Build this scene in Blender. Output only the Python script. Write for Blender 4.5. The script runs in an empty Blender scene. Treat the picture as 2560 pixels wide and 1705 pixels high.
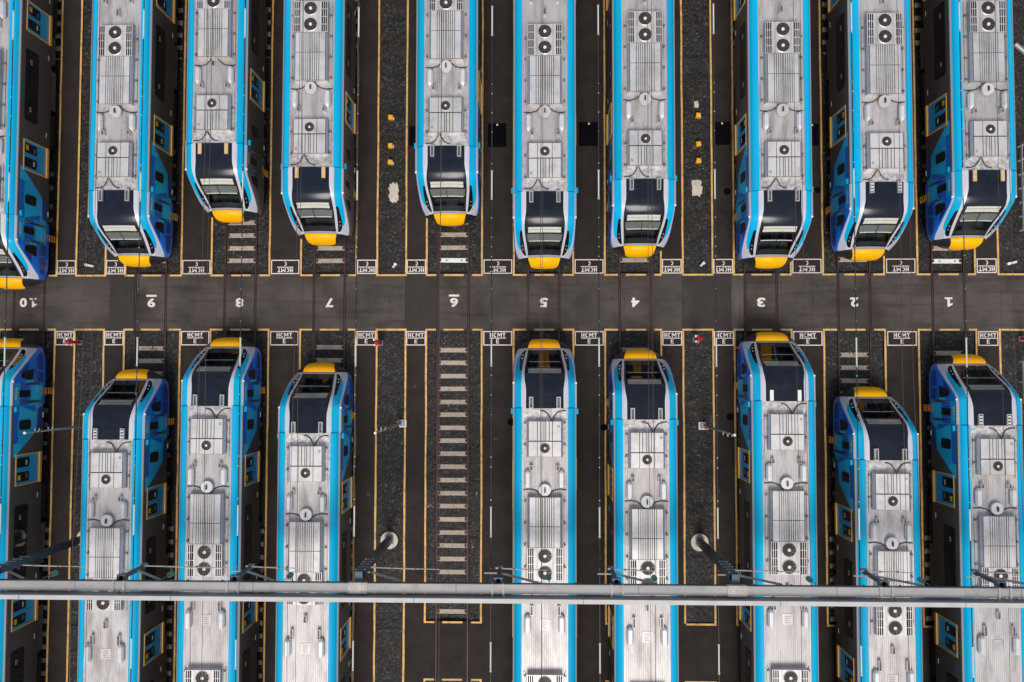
import bpy, bmesh, math, random, re
import numpy as np
from mathutils import Vector, Matrix
random.seed(7); rng = np.random.default_rng(11)
S = bpy.context.scene
COL = S.collection
PI = math.pi
R = math.radians

# ------------------------------------------------------------------ camera
cd = bpy.data.cameras.new('camera'); cam = bpy.data.objects.new('camera', cd); COL.objects.link(cam)
cd.sensor_width = 36.0; cd.lens = 36 * 2025.35 / 2560; cd.clip_end = 3000; cd.clip_start = .5
cam.location = (0, 0, 43.343); cam.rotation_euler = (.0396927, .0247938, .0014793)
S.camera = cam
# ------------------------------------------------------------------ sky, sun, exposure
SUN_EL, SUN_AZ = R(55), R(180)          # the light comes from the bottom of the picture (-Y)
W = bpy.data.worlds.new('World'); S.world = W; W.use_nodes = True
nt = W.node_tree; bg = nt.nodes['Background']
sky = nt.nodes.new('ShaderNodeTexSky'); sky.sky_type = 'NISHITA'; sky.sun_disc = False
sky.sun_elevation = SUN_EL; sky.sun_rotation = SUN_AZ; sky.air_density = 1; sky.dust_density = 3
tcw = nt.nodes.new('ShaderNodeTexCoord')
nz = nt.nodes.new('ShaderNodeTexNoise'); nz.inputs['Scale'].default_value = 2.6; nz.inputs['Detail'].default_value = 5
nt.links.new(tcw.outputs['Generated'], nz.inputs['Vector'])
cr = nt.nodes.new('ShaderNodeValToRGB'); cr.color_ramp.elements[0].position = .36; cr.color_ramp.elements[1].position = .68
cr.color_ramp.elements[0].color = (3.1, 3.5, 4.3, 1); cr.color_ramp.elements[1].color = (7.5, 7.5, 7.7, 1)
nt.links.new(nz.outputs['Fac'], cr.inputs['Fac'])
mx = nt.nodes.new('ShaderNodeMix'); mx.data_type = 'RGBA'; mx.inputs['Factor'].default_value = .7
nt.links.new(sky.outputs[0], mx.inputs['A']); nt.links.new(cr.outputs[0], mx.inputs['B'])
nt.links.new(mx.outputs['Result'], bg.inputs['Color']); bg.inputs['Strength'].default_value = .06
ld = bpy.data.lights.new('sun', 'SUN'); ld.energy = 1.5; ld.angle = R(24); ld.color = (1, .95, .88)
sun = bpy.data.objects.new('sun', ld); COL.objects.link(sun)
sun.rotation_euler = (R(90) - SUN_EL, 0, 0)          # shines towards +Y and down
S.view_settings.view_transform = 'Standard'; S.view_settings.look = 'None'
S.view_settings.gamma = 1; S.view_settings.use_curve_mapping = False
S.view_settings.exposure = .88

# ------------------------------------------------------------------ materials
def mat(name, col, rough=.6, metal=0., coat=0., var=.0, vscale=3., bump=0., bscale=60., spec=.5, stretch=None, col2=None, thr=(.35, .7), grime=0., gcol=(.17, .135, .11), gscale=1.4, gstretch=(1, 1, 1), gthr=(.52, .72)):
    m = bpy.data.materials.new(name); m.use_nodes = True; n = m.node_tree.nodes; l = m.node_tree.links
    b = n['Principled BSDF']; b.inputs['Base Color'].default_value = (*col, 1); b.inputs['Roughness'].default_value = rough
    b.inputs['Metallic'].default_value = metal; b.inputs['Coat Weight'].default_value = coat; b.inputs['Coat Roughness'].default_value = .08
    b.inputs['Specular IOR Level'].default_value = spec
    if var or col2 or bump or grime:
        tc = n.new('ShaderNodeTexCoord'); oi = n.new('ShaderNodeObjectInfo'); off = n.new('ShaderNodeVectorMath'); off.operation = 'MULTIPLY_ADD'
        l.new(oi.outputs['Random'], off.inputs[0]); off.inputs[1].default_value = (37, 91, 53); l.new(tc.outputs['Object'], off.inputs[2])
        mp = n.new('ShaderNodeMapping'); l.new(off.outputs[0], mp.inputs[0])
        if stretch: mp.inputs['Scale'].default_value = stretch
    if var or col2:
        no = n.new('ShaderNodeTexNoise'); no.inputs['Scale'].default_value = vscale; no.inputs['Detail'].default_value = 6; no.inputs['Roughness'].default_value = .62
        l.new(mp.outputs[0], no.inputs['Vector'])
        r = n.new('ShaderNodeValToRGB'); r.color_ramp.elements[0].position, r.color_ramp.elements[1].position = thr
        c2 = col2 if col2 else tuple(c * (1 - var) for c in col)
        c1 = col if col2 else tuple(min(1, c * (1 + var)) for c in col)
        r.color_ramp.elements[0].color = (*c2, 1); r.color_ramp.elements[1].color = (*c1, 1)
        l.new(no.outputs['Fac'], r.inputs['Fac']); l.new(r.outputs[0], b.inputs['Base Color'])
    if grime:
        m2 = n.new('ShaderNodeMapping'); m2.inputs['Scale'].default_value = gstretch; l.new(off.outputs[0], m2.inputs[0])
        g1 = n.new('ShaderNodeTexNoise'); g1.inputs['Scale'].default_value = gscale; g1.inputs['Detail'].default_value = 7; g1.inputs['Roughness'].default_value = .68; l.new(m2.outputs[0], g1.inputs['Vector'])
        g2 = n.new('ShaderNodeMapRange'); g2.inputs[1].default_value, g2.inputs[2].default_value = gthr; g2.inputs[3].default_value = 0; g2.inputs[4].default_value = grime; l.new(g1.outputs['Fac'], g2.inputs[0])
        gm = n.new('ShaderNodeMix'); gm.data_type = 'RGBA'; l.new(g2.outputs[0], gm.inputs['Factor']); gm.inputs['B'].default_value = (*gcol, 1)
        if var or col2: l.new(r.outputs[0], gm.inputs['A'])
        else: gm.inputs['A'].default_value = (*col, 1)
        tv = n.new('ShaderNodeMapRange'); tv.inputs[3].default_value = .88; tv.inputs[4].default_value = 1.05; l.new(oi.outputs['Random'], tv.inputs[0])
        ts_ = n.new('ShaderNodeVectorMath'); ts_.operation = 'SCALE'; l.new(gm.outputs['Result'], ts_.inputs[0]); l.new(tv.outputs[0], ts_.inputs[3])
        l.new(ts_.outputs[0], b.inputs['Base Color'])
    if bump:
        nb = n.new('ShaderNodeTexNoise'); nb.inputs['Scale'].default_value = bscale; nb.inputs['Detail'].default_value = 3
        l.new(mp.outputs[0], nb.inputs['Vector'])
        bp = n.new('ShaderNodeBump'); bp.inputs['Strength'].default_value = bump; bp.inputs['Distance'].default_value = .02
        l.new(nb.outputs['Fac'], bp.inputs['Height']); l.new(bp.outputs[0], b.inputs['Normal'])
    return m
M = {}
M['blue'] = mat('blue_paint', (.0, .385, .66), .38, coat=.08, spec=.2, grime=.22, gcol=(.02, .16, .26), gscale=.8, gstretch=(1, .4, 1), var=.05, vscale=1.2, stretch=(1, .3, 1))
M['silver'] = mat('silver_paint', (.58, .58, .65), .38, .15, coat=.2)
M['cap'] = mat('dark_gloss_cap', (.007, .011, .022), .24, spec=.3, coat=.04, var=.3, vscale=2)
M['grey'] = mat('side_grey', (.105, .095, .090), .45, .1, var=.12, vscale=1.5, stretch=(1, .2, 3))
M['nosegrey'] = mat('nose_grey', (.13, .13, .14), .35, .2, coat=.3)
M['strip'] = mat('gutter_grey', (.34, .33, .33), .4, .3)
M['light_strip'] = mat('light_fairing', (.55, .55, .57), .4)
M['deck'] = mat('roof_metal', (.64, .61, .605), .44, .44, grime=.48, gthr=(.47, .68), gscale=.9, gstretch=(2.2, .5, 1), col2=(.52, .485, .48), vscale=1.5, stretch=(1.5, .35, 1), thr=(.28, .66), bump=.05, bscale=20)
M['deckend'] = mat('roof_sheet', (.70, .68, .68), .42, .4, grime=.5, gthr=(.48, .68), gscale=2.5, col2=(.38, .34, .33), vscale=4.5, stretch=(1, 1.3, 1), thr=(.33, .6), bump=.5, bscale=7)
M['hvac'] = mat('hvac_paint', (.70, .675, .665), .42, .42, grime=.36, gthr=(.48, .68), gscale=1.1, gstretch=(1, .6, 1), col2=(.63, .60, .59), vscale=3, thr=(.3, .6))
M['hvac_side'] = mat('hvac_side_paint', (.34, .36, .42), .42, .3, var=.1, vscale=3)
M['pod'] = mat('pod_white', (.66, .66, .67), .40, .3, grime=.25, gscale=5)
M['dark'] = mat('dark_recess', (.012, .011, .011), .7)
M['fan'] = mat('fan_brown', (.030, .024, .019), .5, .2)
M['blade'] = mat('fan_blade', (.065, .053, .042), .45, .3)
M['hub'] = mat('fan_hub', (.72, .70, .68), .4)
M['cable'] = mat('cable_rubber', (.02, .018, .017), .5)
M['metal'] = mat('bright_metal', (.55, .54, .52), .35, .5, var=.15, vscale=8)
M['rail_tan'] = mat('tan_handrail', (.62, .42, .22), .5, var=.2, vscale=9)
M['white'] = mat('white_paint', (.76, .75, .72), .5, var=.1, vscale=8)
M['visor'] = mat('sun_visor', (.74, .71, .65), .6, var=.08, vscale=8)
M['yellow'] = mat('yellow_paint', (.93, .435, .0), .4, spec=.2, coat=.05, var=.04)
M['frame'] = mat('door_yellow', (.80, .43, .08), .5, var=.12, vscale=6)
M['black'] = mat('black_fascia', (.014, .014, .016), .35, coat=.2)
M['glass'] = mat('dark_glass', (.006, .008, .010), .06, spec=.7, coat=.3)
M['rubber'] = mat('window_rubber', (.010, .010, .011), .5)
M['doorblue'] = mat('door_blue', (.004, .38, .72), .35, coat=.2)
M['l_royal'] = mat('livery_royal', (.003, .155, .64), .35, coat=.3)
M['l_navy'] = mat('livery_navy', (.003, .055, .27), .35, coat=.3)
M['l_cyan'] = mat('livery_cyan', (.005, .43, .74), .35, coat=.3)
M['l_light'] = mat('livery_light', (.008, .54, .85), .35, coat=.3)
M['s_yel'] = mat('sticker_yellow', (.75, .45, .01), .5); M['s_red'] = mat('sticker_red', (.42, .02, .015), .5)
M['s_grn'] = mat('sticker_green', (.03, .16, .12), .5); M['s_white'] = mat('sticker_white', (.6, .6, .56), .5)
M['under'] = mat('underframe', (.028, .025, .024), .7, .2, var=.4, vscale=5)
M['under_l'] = mat('underframe_box', (.14, .13, .13), .6, .2, var=.3, vscale=5)
M['asphalt'] = mat('walkway_asphalt', (.035, .0275, .0240), .88, spec=.25, col2=(.0225, .0175, .0155), grime=.55, gcol=(.008, .007, .0065), gscale=2.4, gthr=(.58, .72), vscale=1.1, thr=(.35, .66), bump=.35, bscale=90)
M['road'] = mat('road_asphalt', (.098, .082, .072), .88, spec=.3, col2=(.046, .038, .034), grime=.5, gcol=(.022, .018, .016), gscale=.9, gstretch=(.22, 3.2, 1), gthr=(.50, .66), vscale=.42, thr=(.36, .62), bump=.3, bscale=90)
M['road_d'] = mat('road_patch_dark', (.046, .038, .034), .88, spec=.3, col2=(.036, .030, .027), vscale=.9, bump=.3, bscale=90)
M['road_l'] = mat('road_patch_light', (.10, .088, .08), .88, col2=(.05, .043, .04), vscale=2.5, stretch=(2, .3, 1), bump=.3, bscale=90)
M['yline'] = mat('yellow_line_paint', (.76, .44, .13), .6, col2=(.42, .24, .09), vscale=3, thr=(.30, .55), grime=.9, gcol=(.06, .045, .035), gscale=9, gthr=(.60, .68))
M['wline'] = mat('white_line_paint', (.76, .68, .63), .6, col2=(.60, .53, .49), vscale=5, thr=(.30, .5), grime=.85, gcol=(.12, .10, .09), gscale=10, gthr=(.64, .72))
M['conc'] = mat('sleeper_concrete', (.43, .355, .285), .8, var=.18, vscale=9, grime=.65, gcol=(.16, .11, .07), gscale=2.5)
M['conc2'] = mat('footing_concrete', (.60, .52, .43), .8, var=.15, vscale=5)
M['rust'] = mat('rust_fastener', (.055, .018, .008), .8, var=.4, vscale=20)
M['rail'] = mat('rail_steel', (.085, .045, .038), .5, .4, col2=(.05, .022, .017), vscale=9, stretch=(1, .15, 1))
M['wire'] = mat('wire_black', (.016, .015, .018), .5); M['wire2'] = mat('contact_wire', (.10, .065, .06), .5, .4)
M['galv'] = mat('galvanised', (.36, .36, .37), .45, .5, col2=(.26, .26, .27), vscale=1.6, stretch=(.4, 2, 1), bump=.05, bscale=20)
M['galv_b'] = mat('galvanised_bright', (.40, .385, .375), .6, .15, grime=.5, gcol=(.22, .20, .18), gscale=2.2, col2=(.33, .32, .315), vscale=1.2, stretch=(.4, 2, 1))
M['galv_w'] = mat('galvanised_pale', (.56, .55, .54), .6, .1, col2=(.46, .45, .44), vscale=1.5, grime=.4, gcol=(.3, .28, .26), gscale=3)
M['splice'] = mat('splice_steel', (.40, .375, .35), .55, .2, var=.15, vscale=5)
M['galv_d'] = mat('galvanised_column', (.075, .10, .13), .45, .4, var=.2, vscale=3)
M['fg'] = mat('insulator_rod', (.55, .60, .50), .45); M['teal'] = mat('insulator_glass', (.07, .24, .22), .15, coat=.4)
M['red'] = mat('red_paint', (.55, .006, .02), .4); M['orange'] = mat('orange_plastic', (.70, .20, .08), .5)
M['mat'] = mat('pit_cover', (.004, .004, .006), .95, spec=.05, var=.2, vscale=3)
M['grass'] = mat('weed', (.07, .10, .02), .8)
M['blind'] = mat('roller_blind', (.20, .21, .20), .7, var=.12, vscale=3)
M['step'] = mat('step_paint', (.48, .23, .02), .6, var=.2, vscale=9)
M['seat'] = mat('driver_seat', (.26, .19, .125), .8); M['dash'] = mat('dashboard', (.05, .055, .06), .6)
# windscreen: tinted see-through pane with a glossy face
m = bpy.data.materials.new('windscreen_glass'); m.use_nodes = True; n = m.node_tree.nodes; l = m.node_tree.links
n.remove(n['Principled BSDF']); tr = n.new('ShaderNodeBsdfTransparent'); tr.inputs[0].default_value = (.86, .88, .88, 1)
gl = n.new('ShaderNodeBsdfGlossy'); gl.inputs['Roughness'].default_value = .04; fr = n.new('ShaderNodeFresnel'); fr.inputs[0].default_value = 1.6
ms = n.new('ShaderNodeMixShader'); l.new(fr.outputs[0], ms.inputs[0]); l.new(tr.outputs[0], ms.inputs[1]); l.new(gl.outputs[0], ms.inputs[2])
l.new(ms.outputs[0], n['Material Output'].inputs[0]); M['screen'] = m
# ballast: crushed dark stone, one colour per stone
m = bpy.data.materials.new('ballast_stone'); m.use_nodes = True; n = m.node_tree.nodes; l = m.node_tree.links; b = n['Principled BSDF']
tc = n.new('ShaderNodeTexCoord'); vo = n.new('ShaderNodeTexVoronoi'); vo.inputs['Scale'].default_value = 14
l.new(tc.outputs['Object'], vo.inputs['Vector']); sp = n.new('ShaderNodeSeparateColor'); l.new(vo.outputs['Color'], sp.inputs[0])
r = n.new('ShaderNodeValToRGB'); e = r.color_ramp.elements; e[0].position = 0; e[0].color = (.004, .0037, .0035, 1); e[1].position = 1; e[1].color = (.088, .077, .069, 1)
x = e.new(.6); x.color = (.0145, .013, .012, 1); x = e.new(.9); x.color = (.031, .0275, .0245, 1)
l.new(sp.outputs[0], r.inputs['Fac'])
no = n.new('ShaderNodeTexNoise'); no.inputs['Scale'].default_value = 1.3; no.inputs['Detail'].default_value = 5; l.new(tc.outputs['Object'], no.inputs['Vector'])
mr = n.new('ShaderNodeMapRange'); mr.inputs[1].default_value = .35; mr.inputs[2].default_value = .7; mr.inputs[3].default_value = .6; mr.inputs[4].default_value = 1.35
l.new(no.outputs['Fac'], mr.inputs[0]); vm = n.new('ShaderNodeVectorMath'); vm.operation = 'SCALE'; l.new(r.outputs[0], vm.inputs[0]); l.new(mr.outputs[0], vm.inputs[3])
n3 = n.new('ShaderNodeTexNoise'); n3.inputs['Scale'].default_value = .8; n3.inputs['Detail'].default_value = 6; l.new(tc.outputs['Object'], n3.inputs['Vector'])
m3 = n.new('ShaderNodeMapRange'); m3.inputs[1].default_value = .5; m3.inputs[2].default_value = .68; m3.inputs[3].default_value = 0; m3.inputs[4].default_value = .5; l.new(n3.outputs['Fac'], m3.inputs[0])
mm3 = n.new('ShaderNodeMix'); mm3.data_type = 'RGBA'; mm3.blend_type = 'MULTIPLY'; l.new(m3.outputs[0], mm3.inputs['Factor']); l.new(vm.outputs[0], mm3.inputs['A']); mm3.inputs['B'].default_value = (1.0, .70, .52, 1)
l.new(mm3.outputs['Result'], b.inputs['Base Color']); b.inputs['Roughness'].default_value = .75; M['ballast'] = m
# outer yard
M['yard'] = mat('yard_gravel', (.055, .05, .04), .9, col2=(.05, .055, .025), vscale=.25, bump=.4, bscale=30)

# ------------------------------------------------------------------ mesh helpers
class MB:
    def __init__(s): s.v = []; s.f = []; s.m = []; s.mats = []
    def mi(s, m):
        m = M[m] if isinstance(m, str) else m
        if m not in s.mats: s.mats.append(m)
        return s.mats.index(m)
    def add(s, vs, fs, m):
        k = len(s.v); i = s.mi(m); s.v += [tuple(v) for v in vs]
        for f in fs: s.f.append(tuple(k + a for a in f)); s.m.append(i)
    def box(s, x0, x1, y0, y1, z0, z1, m):
        s.add([(x0,y0,z0),(x1,y0,z0),(x1,y1,z0),(x0,y1,z0),(x0,y0,z1),(x1,y0,z1),(x1,y1,z1),(x0,y1,z1)],
              [(3,2,1,0),(4,5,6,7),(0,1,5,4),(1,2,6,5),(2,3,7,6),(3,0,4,7)], m)
    def bevbox(s, x0, x1, y0, y1, z0, z1, m, b=.03):      # chamfered top
        V = [(x0,y0,z0),(x1,y0,z0),(x1,y1,z0),(x0,y1,z0),(x0,y0,z1-b),(x1,y0,z1-b),(x1,y1,z1-b),(x0,y1,z1-b),
             (x0+b,y0+b,z1),(x1-b,y0+b,z1),(x1-b,y1-b,z1),(x0+b,y1-b,z1)]
        s.add(V, [(3,2,1,0),(8,9,10,11)] + [(i,(i+1)%4,(i+1)%4+4,i+4) for i in range(4)] + [(i+4,(i+1)%4+4,(i+1)%4+8,i+8) for i in range(4)], m)
    def cyl(s, c, r, h, m, n=20, r2=None, axis='z'):
        r2 = r if r2 is None else r2; V = []
        for k, (rr, hh) in enumerate(((r, 0), (r2, h))):
            for i in range(n):
                a = 2 * PI * i / n; p = (rr * math.cos(a), rr * math.sin(a), hh)
                if axis == 'x': p = (p[2], p[0], p[1])
                if axis == 'y': p = (p[0], p[2], p[1])
                V.append((c[0] + p[0], c[1] + p[1], c[2] + p[2]))
        F = [(i, (i + 1) % n, n + (i + 1) % n, n + i) for i in range(n)] + [tuple(range(n, 2 * n)), tuple(range(n - 1, -1, -1))]
        s.add(V, F, m)
    def tube(s, pts, r, m, n=6):
        pts = [Vector(p) for p in pts]; V = []; N = len(pts)
        rr = r if isinstance(r, (list, tuple)) else [r] * N
        for i, p in enumerate(pts):
            d = (pts[min(i + 1, N - 1)] - pts[max(i - 1, 0)]).normalized()
            u = d.cross(Vector((0, 0, 1))); u = u.normalized() if u.length > 1e-4 else Vector((1, 0, 0)); w = d.cross(u)
            for k in range(n):
                a = 2 * PI * k / n; V.append(p + (u * math.cos(a) + w * math.sin(a)) * rr[i])
        F = [(i*n+k, i*n+(k+1)%n, (i+1)*n+(k+1)%n, (i+1)*n+k) for i in range(N - 1) for k in range(n)]
        F += [tuple(range(n - 1, -1, -1)), tuple(range((N - 1) * n, N * n))]
        s.add(V, F, m)
    def beam(s, a, b, w, h, m):                          # rectangular bar between two points
        a, b = Vector(a), Vector(b); d = (b - a).normalized(); u = d.cross(Vector((0, 0, 1)))
        u = u.normalized() if u.length > 1e-3 else Vector((1, 0, 0)); v = u.cross(d)
        V = [p + u * sx * w / 2 + v * sy * h / 2 for p in (a, b) for sx, sy in ((-1,-1),(1,-1),(1,1),(-1,1))]
        s.add(V, [(0,1,2,3),(7,6,5,4),(0,4,5,1),(1,5,6,2),(2,6,7,3),(3,7,4,0)], m)
    def grid(s, G, m):                                    # rows of points; m per cell or one
        nr, nc = len(G), len(G[0]); V = [p for row in G for p in row]
        for i in range(nr - 1):
            pass
        k = len(s.v); s.v += [tuple(v) for v in V]
        for i in range(nr - 1):
            for j in range(nc - 1):
                s.f.append((k+i*nc+j, k+i*nc+j+1, k+(i+1)*nc+j+1, k+(i+1)*nc+j)); s.m.append(s.mi(m[j] if isinstance(m, list) else m))
    def build(s, name, parent=None, smooth=False, auto=None):
        me = bpy.data.meshes.new(name); me.from_pydata(s.v, [], s.f)
        for m in s.mats: me.materials.append(m)
        me.polygons.foreach_set('material_index', s.m)
        bm = bmesh.new(); bm.from_mesh(me); bmesh.ops.recalc_face_normals(bm, faces=bm.faces); bm.to_mesh(me); bm.free()
        if smooth: me.polygons.foreach_set('use_smooth', [True] * len(me.polygons))
        if smooth and auto: me.set_sharp_from_angle(angle=R(auto))
        me.update(); o = bpy.data.objects.new(name, me); COL.objects.link(o)
        if parent: o.parent = parent
        return o
NUMW = ['zero','one','two','three','four','five','six','seven','eight','nine','ten']
def words(t): return re.sub(r'\b(\d{1,2})\b', lambda q: NUMW[int(q.group(1))], t)
def tag(o, label=None, cat=None, group=None, kind=None):
    label = words(label) if label else None
    if label: o['label'] = label
    if cat: o['category'] = cat
    if group: o['group'] = group
    if kind: o['kind'] = kind
    return o
def empty(name, loc=(0, 0, 0), rz=0, parent=None):
    o = bpy.data.objects.new(name, None); COL.objects.link(o); o.location = loc; o.rotation_euler = (0, 0, rz); o.empty_display_size = .2
    if parent: o.parent = parent
    return o
KIDS = {}
def copy_tree(o, parent=None):
    c = o.copy(); COL.objects.link(c)
    for k in ('label', 'category', 'group'):
        if parent is None and k in c: del c[k]
    if parent: c.parent = parent
    for ch in KIDS.get(o.name, []): copy_tree(ch, c)
    return c
def index_kids():
    KIDS.clear()
    for o in COL.objects:
        if o.parent: KIDS.setdefault(o.parent.name, []).append(o)
TXT = {}
def text_mesh(body, h, bold=.0, width=None, spacing=1.0):
    """outline text as a flat mesh, centred, cap height h; returns verts, faces"""
    key = (body, h, bold, width, spacing)
    if key in TXT: return TXT[key]
    cu = bpy.data.curves.new('t', 'FONT'); cu.body = body; cu.size = 1; cu.offset = bold; cu.space_character = spacing; cu.resolution_u = 3
    o = bpy.data.objects.new('t', cu); COL.objects.link(o)
    dg = bpy.context.evaluated_depsgraph_get(); me = bpy.data.meshes.new_from_object(o.evaluated_get(dg))
    V = np.array([v.co[:] for v in me.vertices]); F = [tuple(p.vertices) for p in me.polygons]
    bpy.data.objects.remove(o); bpy.data.meshes.remove(me); bpy.data.curves.remove(cu)
    mn, mx_ = V.min(0), V.max(0); V = V - (mn + mx_) / 2; s = h / (mx_[1] - mn[1]); V[:, 1] *= s
    V[:, 0] *= (width / (mx_[0] - mn[0])) if width else s
    TXT[key] = (V[:, :2], F); return TXT[key]
def block_glyphs(mb, body, h, w, gap, cx, cy, z, m):
    """heavy stencil capitals built from bars"""
    W0 = w; wid = lambda c: W0 * 1.32 if c == 'M' else W0 * .92
    t = w * .29; x = cx - (sum(wid(c) for c in body) + (len(body) - 1) * gap) / 2; y = cy - h / 2
    def q(a, b, c, d): mb.add([(x+a, y+c, z), (x+b, y+c, z), (x+b, y+d, z), (x+a, y+d, z)], [(0,1,2,3)], m)
    for ch in body:
        w = wid(ch)
        if ch == 'H': q(0, t, 0, h); q(w-t, w, 0, h); q(t, w-t, h/2-t*.4, h/2+t*.4)
        elif ch == 'T': q(0, w, h-t*.9, h); q(w/2-t/2, w/2+t/2, 0, h-t*.9)
        elif ch == 'E': q(0, t, 0, h); q(t, w, 0, t*.8); q(t, w, h-t*.8, h); q(t, w*.9, h/2-t*.36, h/2+t*.36)
        elif ch == 'M':
            t2 = t * .8; q(0, t2, 0, h); q(w-t2, w, 0, h)
            for a, b in ((t2, w/2), (w-t2, w/2)): mb.add([(x+a, y+h, z), (x+a, y+h*.66, z), (x+b, y+h*.18, z), (x+b, y+h*.55, z)], [(0,1,2,3)], m)
        elif ch == 'C':
            n_ = 14; P_ = []
            for k in range(n_ + 1):
                a = R(48) + R(264) * k / n_; P_.append(((x+w/2+w/2*math.cos(a), y+h/2+h/2*math.sin(a), z), (x+w/2+(w/2-t)*math.cos(a), y+h/2+(h/2-t*.85)*math.sin(a), z)))
            mb.grid(P_, m)
        x += w + gap
def put_text(mb, body, cx, cy, z, h, m, rot=0, bold=.02, width=None, spacing=1.0):
    V, F = text_mesh(body, h, bold, width, spacing); c, s_ = math.cos(rot), math.sin(rot)
    mb.add([(cx + c * x - s_ * y, cy + s_ * x + c * y, z) for x, y in V], F, m)
def interp(tab, t):
    return float(np.interp(t, [a for a, b in tab], [b for a, b in tab]))
def sinterp(tab, t):                                       # softened table lookup
    return sum(interp(tab, t + d) for d in (-.09, -.045, 0, .045, .09)) / 5 if tab[0][0] + .09 < t < tab[-1][0] - .09 else interp(tab, t)

# ================================================================== GROUND
TX = {10: -27.385, 9: -20.701, 8: -15.804, 7: -10.946, 6: -4.248, 5: .617, 4: 5.511, 3: 12.185, 2: 17.096, 1: 22.045}
STRIP = {10: (-29.0, -25.92), 9: (-22.11, -19.05), 8: (-17.39, -14.22), 7: (-12.5, -9.49), 6: (-5.68, -2.70), 5: (-.99, 2.20),
         4: (3.90, 6.88), 3: (10.77, 13.78), 2: (15.48, 18.69), 1: (20.45, 23.46)}
WALK = [(-30.7, -29.0), (-25.92, -24.83), (-23.22, -22.11), (-19.05, -17.39), (-14.22, -12.5), (-9.49, -8.36), (-6.80, -5.68), (-2.70, -.99), (2.20, 3.90),
        (6.88, 8.05), (9.63, 10.77), (13.78, 15.48), (18.69, 20.45), (23.46, 24.68)]
MID = [(-24.83, -23.22), (-8.36, -6.80), (8.05, 9.63), (24.68, 31.0)]
YT, YB, YC, YD = 5.29, 2.31, -13.18, -16.17
FAR = 60
g = MB(); g.add([(-1500,-1500,-.45),(1500,-1500,-.45),(1500,1500,-.45),(-1500,1500,-.45)], [(0,1,2,3)], 'yard'); tag(g.build('ground'), kind='structure')
# paved road across the tracks (cut where the rails run)
def slab_cols(x0, x1):                                     # the pavement between rails and flangeways
    cuts = []
    for i in TX:
        for s_ in (-1, 1): c = TX[i] + s_ * .835; cuts.append((c - .062, c + .062))
    cuts.sort(); out = []; a = x0
    for c0, c1 in cuts:
        if c1 < x0 or c0 > x1: continue
        if c0 > a: out.append((a, c0))
        a = max(a, c1)
    if a < x1: out.append((a, x1))
    return out
g = MB()
for a, b in slab_cols(-31, 31): g.box(a, b, YB - .06, YT + .06, -.4, 0, 'road')
g.box(-31, 31, YB - .06, YT + .06, -.42, -.12, 'dark')
tag(g.build('road'), kind='structure')
g = MB()
for a, b in slab_cols(-5.62, 31): g.box(a, b, YD - .06, YC + .06, -.4, 0, 'asphalt')
g.box(-5.62, 31, YD - .06, YC + .06, -.42, -.12, 'dark')
tag(g.build('pavement'), kind='structure')
g = MB()
for x0, x1, m in ((-4.0 - 3.05, -5.35 + .55, 'road_d'), (8.0, 10.62, 'road_d'), (-23.2, -21.7, 'road_d'), (10.68, 11.27, 'road_l')):
    pass
for x0, x1, m in ((-6.85, -5.16, 'road_d'), (7.98, 10.62, 'road_d'), (-22.95, -21.62, 'road_d'), (10.64, 11.26, 'road_l')):
    g.box(x0, x1, YB - .05, YT + .05, 0, .004, m)
tag(g.build('road_patch'), kind='structure')
for a, b in WALK:
    g = MB()
    a_, b_ = a - .06, b + .06
    g.box(a_, b_, YT + .06, FAR, -.4, 0, 'asphalt')
    if a < -5.7: g.box(a_, b_, -FAR, YB - .06, -.4, 0, 'asphalt')
    else: g.box(a_, b_, YC + .06, YB - .06, -.4, 0, 'asphalt'); g.box(a_, b_, -FAR, YD - .06, -.4, 0, 'asphalt')
    tag(g.build('walkway'), kind='structure')
# joints, scuffs and oil marks on the paving
M['seam'] = mat('paving_seam', (.010, .0085, .008), .9); M['oil'] = mat('oil_stain', (.012, .010, .0095), .6, col2=(.026, .0215, .020), vscale=6, thr=(.4, .6)); M['dust'] = mat('tyre_dust', (.085, .076, .070), .9, col2=(.05, .043, .040), vscale=3, thr=(.42, .6))
rnd = random.Random(21); sm = MB()
for a, b in WALK:
    for y in (16.5 + rnd.uniform(-.1, .1), -1.2 + rnd.uniform(-3, 1.5), -8.3 + rnd.uniform(-.3, .3)):
        y2 = y + rnd.uniform(-.03, .03); sm.add([(a-.05, y, .003), (b+.05, y2, .003), (b+.05, y2+.022, .003), (a-.05, y+.022, .003)], [(0,1,2,3)], 'seam')
for x in (-12.4, 2.35, 14.9, 20.1): sm.add([(x, YB-.05, .003), (x+.02, YB-.05, .003), (x+.03, YT+.05, .003), (x+.01, YT+.05, .003)], [(0,1,2,3)], 'seam')
tag(sm.build('paving_seams'), kind='structure')
m = bpy.data.materials.new('tyre_scuff'); m.use_nodes = True; n = m.node_tree.nodes; l = m.node_tree.links; b = n['Principled BSDF']
b.inputs['Base Color'].default_value = (.15, .13, .115, 1); b.inputs['Roughness'].default_value = .95
tc = n.new('ShaderNodeTexCoord'); ln = n.new('ShaderNodeVectorMath'); ln.operation = 'LENGTH'; l.new(tc.outputs['Object'], ln.inputs[0])
no = n.new('ShaderNodeTexNoise'); no.inputs['Scale'].default_value = 2.2; no.inputs['Detail'].default_value = 6; l.new(tc.outputs['Object'], no.inputs['Vector'])
ad = n.new('ShaderNodeMath'); ad.operation = 'MULTIPLY_ADD'; l.new(no.outputs['Fac'], ad.inputs[0]); ad.inputs[1].default_value = .5; l.new(ln.outputs['Value'], ad.inputs[2])
r = n.new('ShaderNodeValToRGB'); e = r.color_ramp.elements; e[0].position = .0; e[0].color = (.16,)*3 + (1,); e[1].position = 1; e[1].color = (0, 0, 0, 1)
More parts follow.
